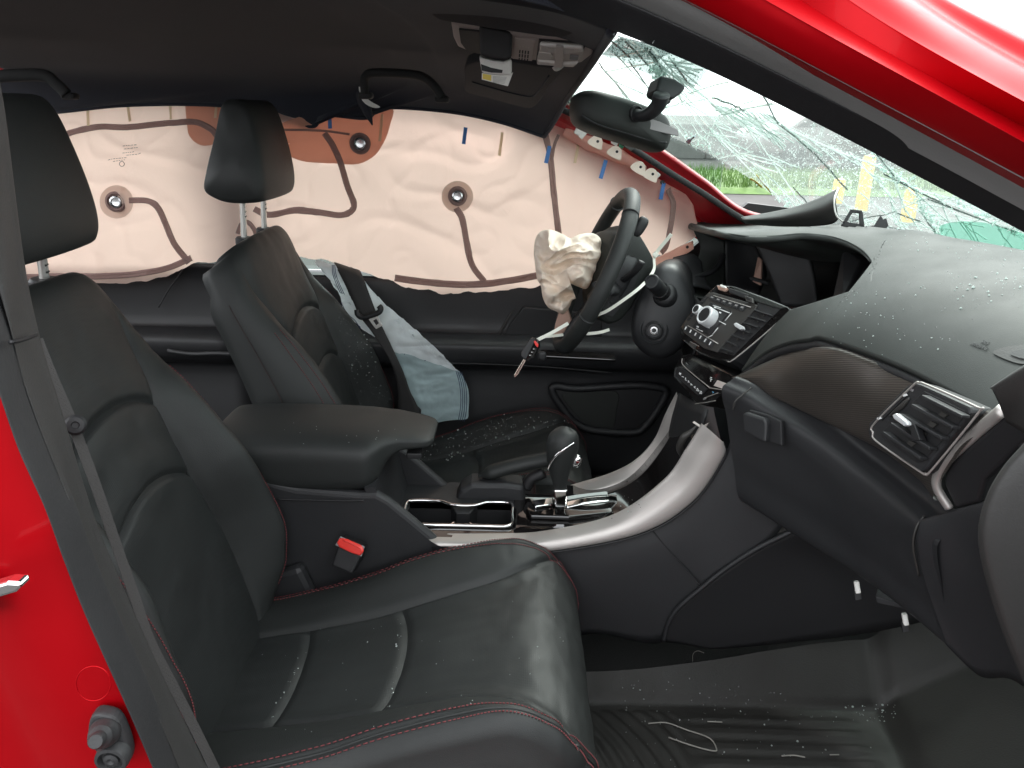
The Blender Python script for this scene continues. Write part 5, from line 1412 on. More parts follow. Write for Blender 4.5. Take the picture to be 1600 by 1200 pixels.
# shelf under the trim, glove box
G0 = Q([(1482, 836, .80), (1440, 798, .862), (1400, 763, .922), (1350, 723, .992), (1290, 679, 1.062), (1230, 643, 1.125), (1172, 610, 1.185), (1140, 596, 1.22)])
tbr = list(reversed(tb))
sh = [[p + V(.018, .004, -.004) for p in tbr], [a.lerp(b, .45) + V(.022, .006, 0) for a, b in zip(tbr, G0)], [p + V(.012, .003, .008) for p in G0], G0]
G1 = Q([(1470, 905, .80), (1432, 872, .852), (1385, 830, .912), (1335, 790, .98), (1280, 745, 1.05), (1225, 705, 1.11), (1165, 668, 1.18), (1135, 650, 1.215)])
G2 = Q([(1502, 1018, .82), (1452, 976, .865), (1402, 936, .925), (1346, 897, 1.0), (1292, 864, 1.06), (1246, 836, 1.11), (1190, 800, 1.17), (1165, 785, 1.20)])
patch('glove_box', sh + [[a.lerp(b, .12) + V(-.012, -.003, -.002) for a, b in zip(G0, G1)], [a.lerp(b, .5) + V(-.010, -.003, 0) for a, b in zip(G0, G1)], G1, [a.lerp(b, .55) + V(-.006, 0, 0) for a, b in zip(G1, G2)], G2, [p + V(.10, .05, .07) for p in G2]], 70, 60, M['plastic'], db)
tube('glove_box_gap', Q([(1174, 606, 1.178), (1160, 617, 1.178), (1149, 627, 1.178), (1145, 640, 1.18)]), .0016, M['grey_btn'], db, 20, 6)
tube('glove_box_gap', Q([(1444, 806, .846), (1432, 824, .842), (1427, 855, .84), (1436, 900, .838)]), .0016, M['grey_btn'], db, 20, 6)
LP_ = Plane(PY(1193, 667, 1.128), V(-1, -.55, .10))
plate('latch_recess', LP_, [(1162, 648), (1172, 640), (1200, 648), (1222, 658), (1223, 697), (1195, 688), (1165, 675)], -.006, .002, M['plastic_dark'], db, .002)
plate('latch_handle', LP_, [(1167, 647), (1172, 643), (1202, 653), (1206, 660), (1204, 691), (1198, 689), (1170, 674)], .0, .012, M['plastic'], db, .004, 3)
# right end: bright edge, end cap, lower corner, door side
tube('silver_edge', Q([(1566, 641, .722), (1520, 681, .762), (1478, 720, .795), (1465, 742, .806), (1465, 764, .806), (1483, 794, .795)]), .0075, M['silver'], db, 50, 10, r2=.005)
EP = plane3(PY(1573, 643, .715), PY(1490, 792, .79), PY(1600, 690, .70))
plate('end_cap', EP, [(1573, 645), (1604, 655), (1606, 690), (1540, 752), (1530, 786), (1492, 796), (1473, 756), (1475, 737), (1486, 722)], -.05, .0, M['plastic_dark'], db, .005, 3)
patch('lower_corner', [Q([(1438, 812, .835), (1470, 803, .815), (1502, 794, .79), (1540, 782, .76)]), Q([(1436, 816, .828), (1468, 808, .805), (1500, 799, .78), (1540, 790, .75)]), Q([(1432, 850, .825), (1468, 850, .80), (1505, 852, .775), (1545, 855, .74)]), Q([(1442, 905, .825), (1480, 930, .80), (1520, 930, .77), (1565, 940, .735)]), Q([(1478, 1008, .812), (1530, 1056, .79), (1575, 1060, .76), (1610, 1080, .73)])], 24, 30, M['plastic'], db, .01)
ds = car
E = [(1640, 640), (1605, 686), (1568, 728), (1541, 775), (1528, 830), (1536, 890), (1560, 970), (1592, 1050), (1640, 1150)]
patch('door_edge_seal', [Q([(x + 2, y, .72) for x, y in E]), Q([(x, y, .668) for x, y in E]), Q([(x + 5, y + 1, .655) for x, y in E]), Q([(x + 20, y + 4, .648) for x, y in E]), Q([(x + 60, y + 6, .642) for x, y in E]), Q([(x + 150, y + 6, .634) for x, y in E])], 50, 30, M['trimgrey'], car, label='dark grained kick trim with a rounded edge at the right side')
patch('pillar_foot_trim', [Q([(1546, 606, .665), (1572, 588, .645), (1604, 568, .625), (1660, 540, .60)]), Q([(1550, 609, .655), (1576, 593, .635), (1610, 574, .615), (1664, 548, .59)]), Q([(1562, 634, .66), (1585, 622, .64), (1616, 610, .62), (1664, 590, .59)]), Q([(1572, 660, .69), (1592, 672, .665), (1620, 690, .63), (1664, 680, .59)])], 20, 14, M['trimgrey'], car, .006)
# demister outlet and airbag mark on the pad
surf_fan('demister_frame', PADS, [(1553, 553), (1566, 545), (1600, 540), (1640, 538), (1640, 572), (1604, 571), (1580, 566)], M['trimgrey'], db, .0015)
surf_fan('demister_slot', PADS, [(1580, 555), (1600, 549), (1636, 545), (1636, 565), (1604, 564), (1590, 561)], M['plastic_dark'], db, .003)
a, b, c_ = PADS.at(1535, 539, .001), PADS.at(1549, 544, .001), PADS.at(1538, 533, .001)
text('airbag_mark', 'SRS\nAIRBAG', a, (b - a), (c_ - a), .0075, .0002, M['plastic'], db)

# ---- side vent in the trim
VT = plane3(PY(1430, 600, .872), PY(1530, 642, .757), PY(1362, 680, .927))
vent = thing('side_air_vent', 'slatted air vent at the passenger end of the decor trim', 'air vent', VT.at(1450, 670))
vo = [(1364, 676), (1366, 662), (1425, 604), (1436, 598), (1450, 602), (1526, 636), (1528, 646), (1456, 734), (1446, 740), (1436, 736), (1370, 690)]
plate('frame', VT, vo, -.02, .008, M['plastic'], vent, .003)
tube('frame_line', [VT.at(x, y, .009) for x, y in vo], .0013, M['silver'], vent, 90, 6, True)
plate('duct', VT, [(1455, 612), (1520, 643), (1518, 654), (1453, 722), (1444, 724), (1388, 684), (1386, 678)], .0075, .0092, M['plastic_dark'], vent, .001)
for x0, y0, x1, y1 in ((1452, 620, 1516, 652), (1436, 634, 1501, 669), (1419, 649, 1484, 686), (1403, 663, 1465, 702), (1391, 677, 1450, 717)):
    A, B = VT.at(x0, y0, .010), VT.at(x1, y1, .010); ex = (B - A).normalized(); ey = VT.n.cross(ex)
    prism('slat', [A - ey * .0018, A + ey * .0018, B + ey * .0018, B - ey * .0018], VT.n * .010, M['plastic'], vent, .0008)
for k in range(4):
    x, y = 1486 - 17 * k, 644 + 15 * k
    plate('vane', VT, [(x, y), (x + 10, y + 5), (x - 4, y + 17), (x - 14, y + 12)], .0092, .0112, M['grey_btn'], vent)
plate('vane_tab', VT, [(1425, 651), (1431, 648), (1449, 662), (1451, 667), (1445, 669), (1428, 657)], .019, .026, M['knobs'], vent, .0015)
plate('vane_tab_stem', VT, [(1446, 664), (1455, 664), (1464, 690), (1452, 692)], .012, .021, M['plastic_dark'], vent, .001)
plate('wheel_slot', VT, [(1382, 655), (1426, 615), (1430, 618), (1388, 658)], .008, .0092, M['plastic_dark'], vent)
tube('thumb_wheel', [VT.at(x, y, .0095) for x, y in ((1390, 650), (1408, 636), (1421, 622))], .0028, M['grey_btn'], vent, 14, 8, scale=lambda s: .4 + sin(pi * s) * .8)
for x, y in ((1426, 619), (1385, 655)):
    plate('slot_mark', VT, [(x - 4, y - 1), (x + 2, y - 3), (x + 4, y), (x - 2, y + 2)], .0092, .0100, M['white_print'], vent)
for k in range(3):
    plate('airflow_mark', VT, [(1432 + 2.4 * k, 607 + k), (1433.4 + 2.4 * k, 607.6 + k), (1431.4 + 2.4 * k, 611 + k), (1430 + 2.4 * k, 610.4 + k)], .008, .0086, M['grey_print'], vent)

# ---- audio panel
SP_ = plane3(PY(1118, 449, 1.46), PY(1232, 482, 1.27), PY(1064, 520, 1.46))
ap = thing('audio_panel', 'centre stack audio panel with two silver knobs and a slatted air vent on its right', 'audio panel', SP_.at(1130, 510))
bz = [(1122, 446), (1150, 449), (1195, 465), (1232, 480), (1237, 485), (1190, 526), (1147, 561), (1138, 564), (1117, 560), (1090, 550), (1066, 530), (1063, 515), (1078, 492), (1095, 471)]
plate('housing', SP_, bz, -.085, -.002, M['plastic'], ap, .004, 3)
plate('bezel', SP_, bz, -.002, .003, M['gloss'], ap, .0015)
plate('top_rail', SP_, [(1140, 448), (1152, 450), (1233, 482), (1222, 485), (1180, 472)], .003, .006, M['plastic_soft'], ap, .0015)
plate('face', SP_, [(1110, 460), (1118, 459), (1187, 479), (1183, 486), (1124, 553), (1103, 546), (1071, 521), (1072, 510), (1090, 484)], .003, .007, M['grey_btn'], ap, .0015)
plate('disc_slot', SP_, [(1142, 452), (1174, 463), (1171, 470), (1144, 460)], .004, .0085, M['plastic_dark'], ap, .001)
def quad(a, b, c, d, u0, u1, v0, v1):
    def P(u, v):
        t = (a[0] + (b[0] - a[0]) * u, a[1] + (b[1] - a[1]) * u); s = (d[0] + (c[0] - d[0]) * u, d[1] + (c[1] - d[1]) * u)
        return (t[0] + (s[0] - t[0]) * v, t[1] + (s[1] - t[1]) * v)
    return [P(u0, v0), P(u1, v0), P(u1, v1), P(u0, v1)]
qa = ((1114, 463), (1173, 481), (1166, 490), (1112, 470))
for k in range(6):
    q = quad(*qa, k / 6 + .015, (k + 1) / 6 - .015, 0, 1)
    plate('button', SP_, q, .007, .0092, M['plastic'], ap, .0008)
    q = quad(*qa, k / 6 + .05, (k + 1) / 6 - .05, .35, .6)
    plate('button_print', SP_, q, .0092, .0096, M['grey_print'], ap)
tube('row_line', [SP_.at(x, y, .0085) for x, y in ((1115, 462), (1173, 480))], .0009, M['silver'], ap, 4, 6)
qb = ((1075, 510), (1122, 538), (1116, 547), (1071, 518))
for k in range(6):
    plate('button', SP_, quad(*qb, k / 6 + .012, (k + 1) / 6 - .012, 0, 1), .007, .0092, M['plastic'], ap, .0008)
    plate('button_print', SP_, quad(*qb, k / 6 + .06, k / 6 + .09, .2, .75), .0092, .0096, M['white_print'], ap)
tube('row_line', [SP_.at(x, y, .0085) for x, y in ((1075, 509), (1122, 537))], .0009, M['silver'], ap, 4, 6)
plate('selector_pad', SP_, [(1115, 475), (1147, 489), (1114, 527), (1086, 514)], .007, .0095, M['plastic_dark'], ap, .0012)
for a, b in (((1114, 477), (1126, 481)), ((1133, 501), (1143, 489)), ((1124, 502), (1134, 507)), ((1113, 523), (1122, 512)), ((1088, 513), (1098, 518)), ((1104, 528), (1113, 524)), ((1119, 481), (1140, 489))):
    tube('white_line', [SP_.at(*a, .0098), SP_.at(*b, .0098)], .0008, M['white_print'], ap, 2, 5)
for x, y in ((1131, 492), (1113, 515), (1099, 508), (1123, 484), (1096, 514)):
    plate('pad_print', SP_, [(x - 2, y - 1.6), (x + 1.5, y - .6), (x + 1, y + 1.6), (x - 2, y + .6)], .0095, .0099, M['white_print'], ap)
ktop = (1, 0)
kc = SP_.at(1112, 499, .007)
lathe('tuning_knob', kc, SP_.n, [(.0185, 0), (.0185, .019), (.0175, .0215), (.0150, .022), (.0138, .021), (0, .0205)], M['knobs'], ap, 40)
lathe('knob_face', kc + SP_.n * .0206, SP_.n, [(.0138, 0), (.0134, .001), (0, .0012)], M['plastic_dark'], ap, 32)
for k in range(3):
    a = SP_.at(1100 + 3 * k, 487 + 1.2 * k, .0245)
kc2 = SP_.at(1096, 488, .007)
lathe('volume_knob', kc2, SP_.n, [(.0098, 0), (.0098, .014), (.0090, .016), (0, .0155)], M['knobs'], ap, 32)
lathe('knob_face', kc2 + SP_.n * .0154, SP_.n, [(.0072, 0), (.0070, .0009), (0, .001)], M['plastic_dark'], ap, 24)
plate('vent_duct', SP_, [(1188, 474), (1222, 484), (1148, 557), (1125, 551)], .003, .0042, M['plastic_dark'], ap, .0005)
for x0, y0, x1, y1 in ((1181, 486, 1209, 495), (1172, 496, 1199, 504), (1162, 505, 1187, 513), (1153, 515, 1175, 522), (1144, 524, 1165, 532), (1136, 534, 1155, 542), (1128, 545, 1147, 552)):
    A, B = SP_.at(x0, y0, .004), SP_.at(x1, y1, .004); ex = (B - A).normalized(); ey = SP_.n.cross(ex)
    prism('vent_slat', [A - ey * .0012, A + ey * .0012, B + ey * .0012, B - ey * .0012], SP_.n * .006, M['plastic'], ap, .0005)
    C_ = A.lerp(B, .55)
    prism('vent_vane', [C_ - ey * .006 - ex * .0006, C_ - ey * .006 + ex * .0006, C_ + ey * .001 + ex * .0006, C_ + ey * .001 - ex * .0006], SP_.n * .003, M['grey_btn'], ap)
plate('vent_tab', SP_, [(1154, 511), (1158, 509), (1169, 515), (1170, 519), (1164, 520), (1156, 515)], .008, .014, M['knobs'], ap, .001)
tube('bezel_line', [SP_.at(x, y, .004) for x, y in ((1235, 486), (1190, 526), (1146, 562), (1137, 565))], .0012, M['silver'], ap, 12, 6)
tube('bezel_line', [SP_.at(x, y, .004) for x, y in ((1064, 528), (1090, 549), (1117, 560), (1138, 564))], .0010, M['gloss'], ap, 12, 6)
plate('left_vent', SP_, [(1098, 474), (1107, 464), (1110, 467), (1080, 504), (1076, 503)], .0068, .0078, M['plastic_dark'], ap)
for k in range(4):
    x, y = 1102 - 6 * k, 473 + 8 * k
    plate('left_vent_slat', SP_, [(x - 2, y), (x + 3, y + 1.5), (x + 2.6, y + 2.6), (x - 2.4, y + 1.1)], .0078, .0092, M['grey_btn'], ap)
plate('broken_clip', SP_, [(1126, 450), (1134, 450), (1143, 455), (1138, 459), (1128, 456)], .006, .011, M['copper'], ap, .001)
plate('broken_clip', SP_, [(1133, 449), (1141, 452), (1140, 455), (1133, 453)], .008, .014, M['white_plastic'], ap, .001)
plate('broken_clip', SP_, [(1170, 466), (1182, 470), (1183, 478), (1172, 475)], .006, .012, M['grey_btn'], ap, .001)
plate('clip_core', SP_, [(1173, 468), (1179, 470), (1179, 473), (1174, 472)], .012, .0126, M['plastic_dark'], ap)
plate('label_strip', SP_, [(1080, 535), (1090, 539), (1088, 546), (1078, 541)], .003, .0045, M['grey_btn'], ap)
tube('slot_line', [SP_.at(x, y, .0042) for x, y in ((1079, 534), (1092, 541))], .0008, M['silver'], ap, 4, 5)

# ---- climate panel
CP = plane3(PY(1062, 558, 1.44), PY(1140, 588, 1.275), PY(1090, 628, 1.335))
cp = thing('climate_panel', 'gloss black climate control panel with a row of white symbols under the audio panel', 'control panel', CP.at(1095, 595))
plate('face', CP, [(1064, 556), (1078, 552), (1150, 588), (1143, 602), (1125, 619), (1103, 635), (1087, 629), (1052, 590), (1053, 574)], -.07, .0, M['gloss'], cp, .003)
plate('button_strip', CP, [(1062, 573), (1070, 577), (1107, 608), (1098, 618), (1092, 618), (1057, 588), (1057, 580)], .0, .003, M['plastic_dark'], cp, .001)
for L in (((1066, 560), (1067, 570), (1087, 588), (1108, 605)), ((1108, 606), (1129, 609)), ((1086, 631), (1102, 629), (1118, 626)), ((1100, 622), (1122, 614))):
    tube('silver_line', [CP.at(x, y, .002) for x, y in L], .0009, M['silver'], cp, 12, 5)
def glyph(x, y, strokes, m=M['white_print']):
    tubes('symbol', [[CP.at(x + 1.15 * a, y + 1.15 * b, .0035), CP.at(x + 1.15 * c, y + 1.15 * d, .0035)] for a, b, c, d in strokes], .00075, m, cp, 4)
ic = [((-1, -2, 1, 2), (1, -1, -1, 1), (-1.5, 0, 1.5, 0)), ((-1.5, 0, 1.2, 1),), ((0, -2, -1, 1), (-1, 1, 1, 2)), ((-1, -1, 1, 1), (0, -1.5, -1, 1.5)), ((-1, -1.5, -1, 1.5), (-1, 0, 1, 1)), ((1, -1, -1, 0), (-1, 0, 1, 1.5)), ((-1.6, 1, 0, -2), (0, -2, 1.6, 2), (-1.6, 1, 1.6, 2)), ((-1.5, -2, 1.5, -1), (-1, 2, -.6, 0), (0.2, 2, .6, 0), (1.4, 2.4, 1.8, .4))]
for k, s in enumerate(ic):
    t = k / 7
    glyph(1062.5 + 32 * t, 584 + 29 * t, s)
glyph(1111, 593, ((-1.5, -1, 1.5, 0), (0, -.5, -.6, 3), (-1, -3, 1, -2.5)))
glyph(1073, 568, ((-1, -1, 1, 1),), M['grey_print'])
glyph(1114, 613, ((-1, -1, 1, 0), (1, 0, -.5, 1)), M['blue_print'])
glyph(1101, 623, ((-2, 0, 2, -1), (-2, 1.2, 2, 0)), M['grey_print'])
plate('display', CP, [(1074, 560), (1100, 572), (1118, 588), (1104, 600), (1090, 588), (1072, 570)], .0, .001, M['gloss'], cp)
plate('taupe_button', CP, [(1122, 594), (1138, 600), (1130, 608), (1116, 603)], .0, .002, M['taupe'], cp, .001)  # raised plate in plain taupe plastic

# ---- loose bits round the glove box
for x, y, Y, lab in ((1339, 918, 1.02, 'small white plastic clip under the glove box, left of the other'), (1414, 968, .93, 'small white plastic clip under the glove box, right of the other')):
    t = thing('white_clip', lab, 'clip', PY(x, y, Y), 'white clips under the glove box')
    CPN = Plane(PY(x, y, Y), V(-.3, -1, .3))
    plate('head', CPN, [(x - 5, y - 9), (x + 3, y - 10), (x + 6, y + 8), (x - 2, y + 9)], -.006, .004, M['white_plastic'], t, .0015)
    plate('foot', CPN, [(x - 4, y + 8), (x + 7, y + 7), (x + 8, y + 20), (x - 2, y + 22)], -.012, -.003, M['plastic_dark'], t, .001)
fr = thing('broken_bracket', 'long torn black plastic strip hanging under the glove box', 'broken plastic', PY(1370, 890, .97))
tube('strip', Q([(1328, 832, 1.0), (1345, 862, .99), (1362, 884, .975), (1385, 908, .96), (1408, 924, .945)]), .004, M['plastic'], fr, 40, 6, scale=lambda s: .5 + 1.1 * sin(pi * s) + .5 * noise.noise(V(s * 22, 0, 0)))
tube('strip', Q([(1352, 856, .985), (1366, 880, .97), (1392, 908, .955)]), .0025, M['plastic_dark'], fr, 20, 6)
prism('bracket', Q([(1367, 931, .975), (1412, 946, .94), (1412, 952, .94), (1370, 943, .97)]), V(.012, .02, .0), M['plastic'], fr, .002)
# loose pillar trim lying on the dashboard
lt = thing('loose_pillar_trim', 'torn off grey pillar trim piece lying on the dashboard below the windshield', 'loose trim', PY(1240, 338, 1.7))
patch('shell', [Q([(1158, 339, 1.86), (1205, 331, 1.80), (1245, 322, 1.74), (1280, 309, 1.68), (1300, 299, 1.65), (1310, 294, 1.63)]), Q([(1160, 344, 1.83), (1208, 341, 1.75), (1250, 334, 1.69), (1284, 326, 1.63), (1300, 316, 1.60), (1304, 312, 1.59)]), Q([(1165, 350, 1.84), (1215, 354, 1.76), (1255, 354, 1.70), (1290, 352, 1.64), (1306, 346, 1.60), (1306, 332, 1.585)])], 40, 14, M['trimgrey'], lt, .003)
tube('torn_edge', Q([(1310, 294, 1.63), (1304, 310, 1.588), (1304, 325, 1.582), (1308, 338, 1.58), (1318, 347, 1.58), (1334, 354, 1.58)]), .0018, M['white_plastic'], lt, 30, 6)
br = thing('broken_clip_block', 'broken black plastic clip block standing on the dashboard beside the torn trim', 'broken plastic', PY(1340, 345, 1.55))
BB = Plane(PY(1340, 345, 1.55), V(-.4, -1, .2))
for L in ([(1314, 352), (1329, 327), (1334, 329), (1320, 352)], [(1329, 327), (1347, 329), (1347, 333), (1331, 332)], [(1342, 331), (1348, 331), (1351, 356), (1343, 354)], [(1318, 346), (1350, 351), (1350, 358), (1314, 353)]):
    plate('rib', BB, L, -.014, .004, M['plastic_dark'], br, .001)
plate('spike', BB, [(1352, 354), (1366, 352), (1376, 336), (1380, 343), (1385, 341), (1388, 352), (1384, 360), (1356, 358)], -.006, .003, M['plastic'], br, .001)
# ================================================================== steering column and wheel
sc_ = thing('steering_column', 'black steering column shroud with ignition lock and cut stalk', 'steering column', PY(1030, 490, 1.72))
CO = [(1004, 450), (1016, 428), (1036, 412), (1060, 416), (1076, 440), (1086, 480), (1080, 522), (1062, 552), (1030, 566), (1000, 552), (986, 528), (988, 492)]
SPL = Plane(PY(1030, 490, 1.635), V(-.18, -1, .12))
O = spline([SPL.at(x, y) for x, y in CO], 72, True); c = sum(O, V(0, 0, 0)) / len(O)
rows = []
for s, h, dx in ((.98, -.21, .02), (1.0, -.15, .01), (1.0, -.06, 0), (.985, -.03, 0), (.93, -.010, 0), (.82, .002, 0), (.55, .008, 0), (.2, .010, 0), (.01, .010, 0)):
    rows.append([c + (p - c) * s + SPL.n * h + V(dx, 0, 0) for p in O])
me = grid_mesh('shroud', rows, close_u=True, caps=True); fix_normals(me); link('shroud', me, M['plastic'], sc_)
ig = SPL.at(1022, 516, .004); iax = V(-.22, -1, .18)
lathe('ignition_ring', ig, iax, [(.031, -.004), (.032, .004), (.029, .006), (.026, .003), (.0255, -.001), (0, -.001)], M['plastic'], sc_, 40)
lathe('ignition_barrel', ig + iax.normalized() * .001, iax, [(.0225, -.004), (.0215, .006), (.0185, .008), (.0175, .005), (.0165, .005), (.015, .009), (.010, .0095), (0, .009)], M['plastic_dark'], sc_, 36)
lathe('lock_cylinder', ig + iax.normalized() * .009, iax, [(.0088, 0), (.0085, .0025), (.006, .003), (.0042, .001), (0, .0008)], M['steel'], sc_, 28)
sa, sb = SPL.at(1038, 460, .004), PY(1008, 430, 1.545)
lathe('stalk_base', sa, sb - sa, [(.028, -.012), (.027, .004), (.023, .010), (.0185, .012), (.0185, .03)], M['plastic_dark'], sc_, 36)
lathe('stalk', sa, sb - sa, [(.0155, .0), (.0155, .055), (.0165, .057), (.0165, .083), (.0150, .086), (.0120, .0865), (.011, .084), (0, .084)], M['plastic'], sc_, 32)
sw = thing('steering_wheel', 'black leather steering wheel with its airbag burst out', 'steering wheel', PY(930, 425, 1.74))
WC = PY(928, 424, 1.735)
wa = radians(22.5)
WN, WU, WS_ = V(-cos(wa), 0, sin(wa)), V(sin(wa), 0, cos(wa)), V(0, 1, 0)
WR = .186
def wpt(a, r=WR, n=0.0): return WC + (WU * cos(a) - WS_ * sin(a)) * r + WN * n
tube('rim', [wpt(2 * pi * k / 60) for k in range(60)], .0150, M['leather'], sw, 144, 18, True, r2=.0178)
for a in (.62, 1.95, -.62, -1.95):
    T_ = (wpt(a + .01) - wpt(a - .01)).normalized()
    lathe('rim_seam', wpt(a), T_, [(.0168, -.0012), (.0186, 0), (.0168, .0012)], M['plastic_dark'], sw, 28, ref=WN)
B = Matrix((WU, WS_, WU.cross(WS_))).transposed()
hubM = Matrix((WU, WS_, -WN)).transposed()
blob('hub', WC - WN * .045, hubM, .078, .082, .030, M['plastic'], sw, 4.5)
blob('hub_cover', WC - WN * .078, hubM, .062, .062, .030, M['plastic'], sw, 4.0)
prism('airbag_well', [WC + WU * a + WS_ * b - WN * .014 for a, b in ((.06, -.06), (.06, .06), (-.06, .06), (-.06, -.06))], WN * .006, M['plastic_dark'], sw, .01)
for s in (-1, 1):
    P = [WC - WN * .035 + WS_ * (s * .06), WC - WN * .028 + WS_ * (s * .11) - WU * .005, WC - WN * .010 + WS_ * (s * .155), WC + WS_ * (s * .182)]
    tube('spoke', P, .024, M['plastic'], sw, 20, 14, r2=.012, up=WN)
    tube('paddle', [WC - WN * .052 + WS_ * (s * .085) + WU * .02, WC - WN * .058 + WS_ * (s * .12) + WU * .05, WC - WN * .060 + WS_ * (s * .135) + WU * .078], .008, M['plastic_dark'], sw, 14, 10, r2=.004, up=WN)
tube('lower_spoke', [WC - WN * .035 - WU * .06, WC - WN * .022 - WU * .12, WC - WU * .182], .020, M['plastic'], sw, 18, 14, r2=.009, up=WN)
# back housing seen between rim and shroud
HB = [(958, 372), (976, 362), (992, 356), (1006, 374), (1024, 408), (1021, 424), (1006, 444), (992, 470), (972, 500), (948, 505), (938, 470), (944, 420)]
HP_ = Plane(PY(985, 425, 1.672), V(.28, -1, .10))
O = spline([HP_.at(x, y) for x, y in HB], 64, True); c = sum(O, V(0, 0, 0)) / len(O)
rows = [[c + (p - c) * s + HP_.n * h for p in O] for s, h in ((.96, -.12), (1.0, -.09), (1.0, -.012), (.97, -.003), (.92, .001), (.5, .003), (.01, .003))]
me = grid_mesh('back_housing', rows, close_u=True, caps=True); fix_normals(me); link('back_housing', me, M['plastic_soft'], sw)
plate('switch_recess', HP_, [(966, 412), (974, 402), (1000, 412), (1004, 420), (988, 418), (970, 420)], .001, .0035, M['plastic_dark'], sw, .001)
lathe('screw_hole', HP_.at(988, 403, .004), HP_.n, [(.0055, 0), (.005, .001), (.003, .0004), (0, 0)], M['grey_btn'], sw, 16)
plate('lower_panel', HP_, [(960, 424), (1000, 424), (984, 462), (956, 496), (946, 492)], .001, .004, M['plastic_dark'], sw, .002)
tube('panel_edge', [HP_.at(x, y, .005) for x, y in ((946, 465), (958, 474))], .0012, M['grey_btn'], sw, 6, 6)
blob('column_lever', PY(1000, 354, 1.63), Matrix.Rotation(.5, 3, 'Y'), .012, .012, .022, M['plastic_dark'], sw, 3)

# ================================================================== burst driver airbag
da = thing('driver_airbag', 'crumpled cream driver airbag hanging out of the steering wheel', 'airbag', PY(885, 420, 1.72))
bag_o = [(938, 372), (925, 364), (905, 366), (892, 372), (880, 366), (862, 359), (846, 361), (837, 372), (834, 392), (836, 415), (839, 436), (845, 447), (848, 465), (856, 480), (869, 487), (880, 491), (889, 481), (894, 470), (900, 466), (893, 461), (886, 448), (888, 442), (903, 448), (917, 451), (926, 436), (936, 410), (940, 390)]
BO = spline([V(x, y) for x, y in bag_o], 216, True)
def ridge(q): return 1 - 2.2 * abs(noise.noise(q))
def bag_depth(x, y):
    w = noise.noise_vector(V(x * .018, y * .018, 3)) * 22
    X, Y_ = x + w.x, y + w.y
    d = .052 * ridge(V(X * .024 + Y_ * .010, Y_ * .030, 1.5))
    d += .026 * ridge(V(X * .030 - Y_ * .030, Y_ * .055 + X * .02, 7.1))
    d += .006 * ridge(V(X * .085, Y_ * .10, 4.4)) + .0015 * ridge(V(X * .2, Y_ * .22, 9.4))
    return d
def bag_sheet(c0, inset, y0, deep, shift):
    rows = []
    for k in range(64):
        t = k / 63
        r = []
        for o in BO:
            p = c0 + (o - c0) * (min(1, t / .86) * inset)
            tt = min(1, t / .86)
            back = max(0, (t - .86) / .14)
            d = deep * (1 - tt ** 3) ** .5 + (bag_depth(p.x + shift, p.y) - .02) * (1 - .5 * tt ** 4)
            q = c0 + (p - c0) * (1 - .06 * back)
            r.append(PY(q.x, q.y, y0 - d + .10 * back))
        rows.append(r)
    me = grid_mesh('bag_cloth', rows, close_u=True); fix_normals(me); return link('bag_cloth', me, M['airbag2'], da)
bag_sheet(V(882, 418), 1.0, 1.73, .055, 0)
# brown tether hanging from the column
prism('torn_tether', Q([(874, 486, 1.72), (886, 482, 1.72), (892, 500, 1.72), (880, 520, 1.72), (864, 528, 1.72), (868, 505, 1.72)]), V(.003, .006, 0), M['copper'], da)

# ================================================================== zip ties and key
def ribbon(name, P, w, t_, m, parent, n=40, up=V(0, -1, .2)):
    me = sweep_mesh(name, spline(P, n), [(-t_, -w), (t_, -w), (t_, w), (-t_, w)], up=up); fix_normals(me)
    return link(name, me, m, parent, smooth=False)
z1 = thing('zip_tie', 'long white zip tie looped over the steering column behind the wheel', 'zip tie', PY(970, 470, 1.6), 'white zip ties')
ribbon('strap', Q([(922, 496, 1.58), (948, 486, 1.565), (978, 466, 1.555), (1000, 449, 1.56), (1014, 434, 1.60), (1022, 420, 1.625), (1022, 406, 1.635), (1023, 397, 1.64)]), .0032, .0007, M['ziptie'], z1, 60)
ribbon('tail', Q([(1022, 400, 1.64), (1030, 389, 1.635), (1040, 377, 1.63), (1049, 366, 1.625)]), .0036, .0008, M['ziptie'], z1, 20)
box('lock', PY(1024, 398, 1.637), .010, .008, .010, M['ziptie'], z1, Matrix.Rotation(.7, 3, 'Y'), .001)
z2 = thing('zip_tie', 'short white zip tie end under the lower rim of the steering wheel', 'zip tie', PY(928, 520, 1.6), 'white zip ties')
ribbon('strap', Q([(904, 522, 1.60), (923, 521, 1.60), (939, 519, 1.60), (952, 515, 1.61)]), .0032, .0007, M['ziptie'], z2, 20)
z3 = thing('zip_tie', 'white zip tie holding the car key on the wheel rim', 'zip tie', PY(860, 521, 1.58), 'white zip ties')
ribbon('strap', Q([(836, 533, 1.565), (846, 528, 1.565), (862, 520, 1.57), (888, 505, 1.58)]), .0036, .0007, M['ziptie'], z3, 20)
ribbon('tail', Q([(850, 526, 1.575), (862, 525, 1.58), (880, 523, 1.60)]), .0030, .0007, M['ziptie'], z3, 14)
ky = thing('car_key', 'black car key with a red button dangling from a white zip tie', 'car key', PY(828, 548, 1.56))
KPn = Plane(PY(828, 546, 1.56), V(-.25, -1, .25))
plate('fob', KPn, [(829, 529), (833, 527), (842, 531), (843, 541), (833, 559), (825, 564), (815, 558), (815, 550)], -.012, .004, M['gloss'], ky, .003, 3)
plate('fob_side', KPn, [(829, 530), (833, 528), (838, 530), (822, 562), (815, 557), (815, 551)], .003, .0065, M['plastic'], ky, .002)
plate('red_button', KPn, [(834, 533), (837, 532), (842, 538), (841, 543), (838, 540)], .003, .0065, M['buckle_red'], ky, .001)
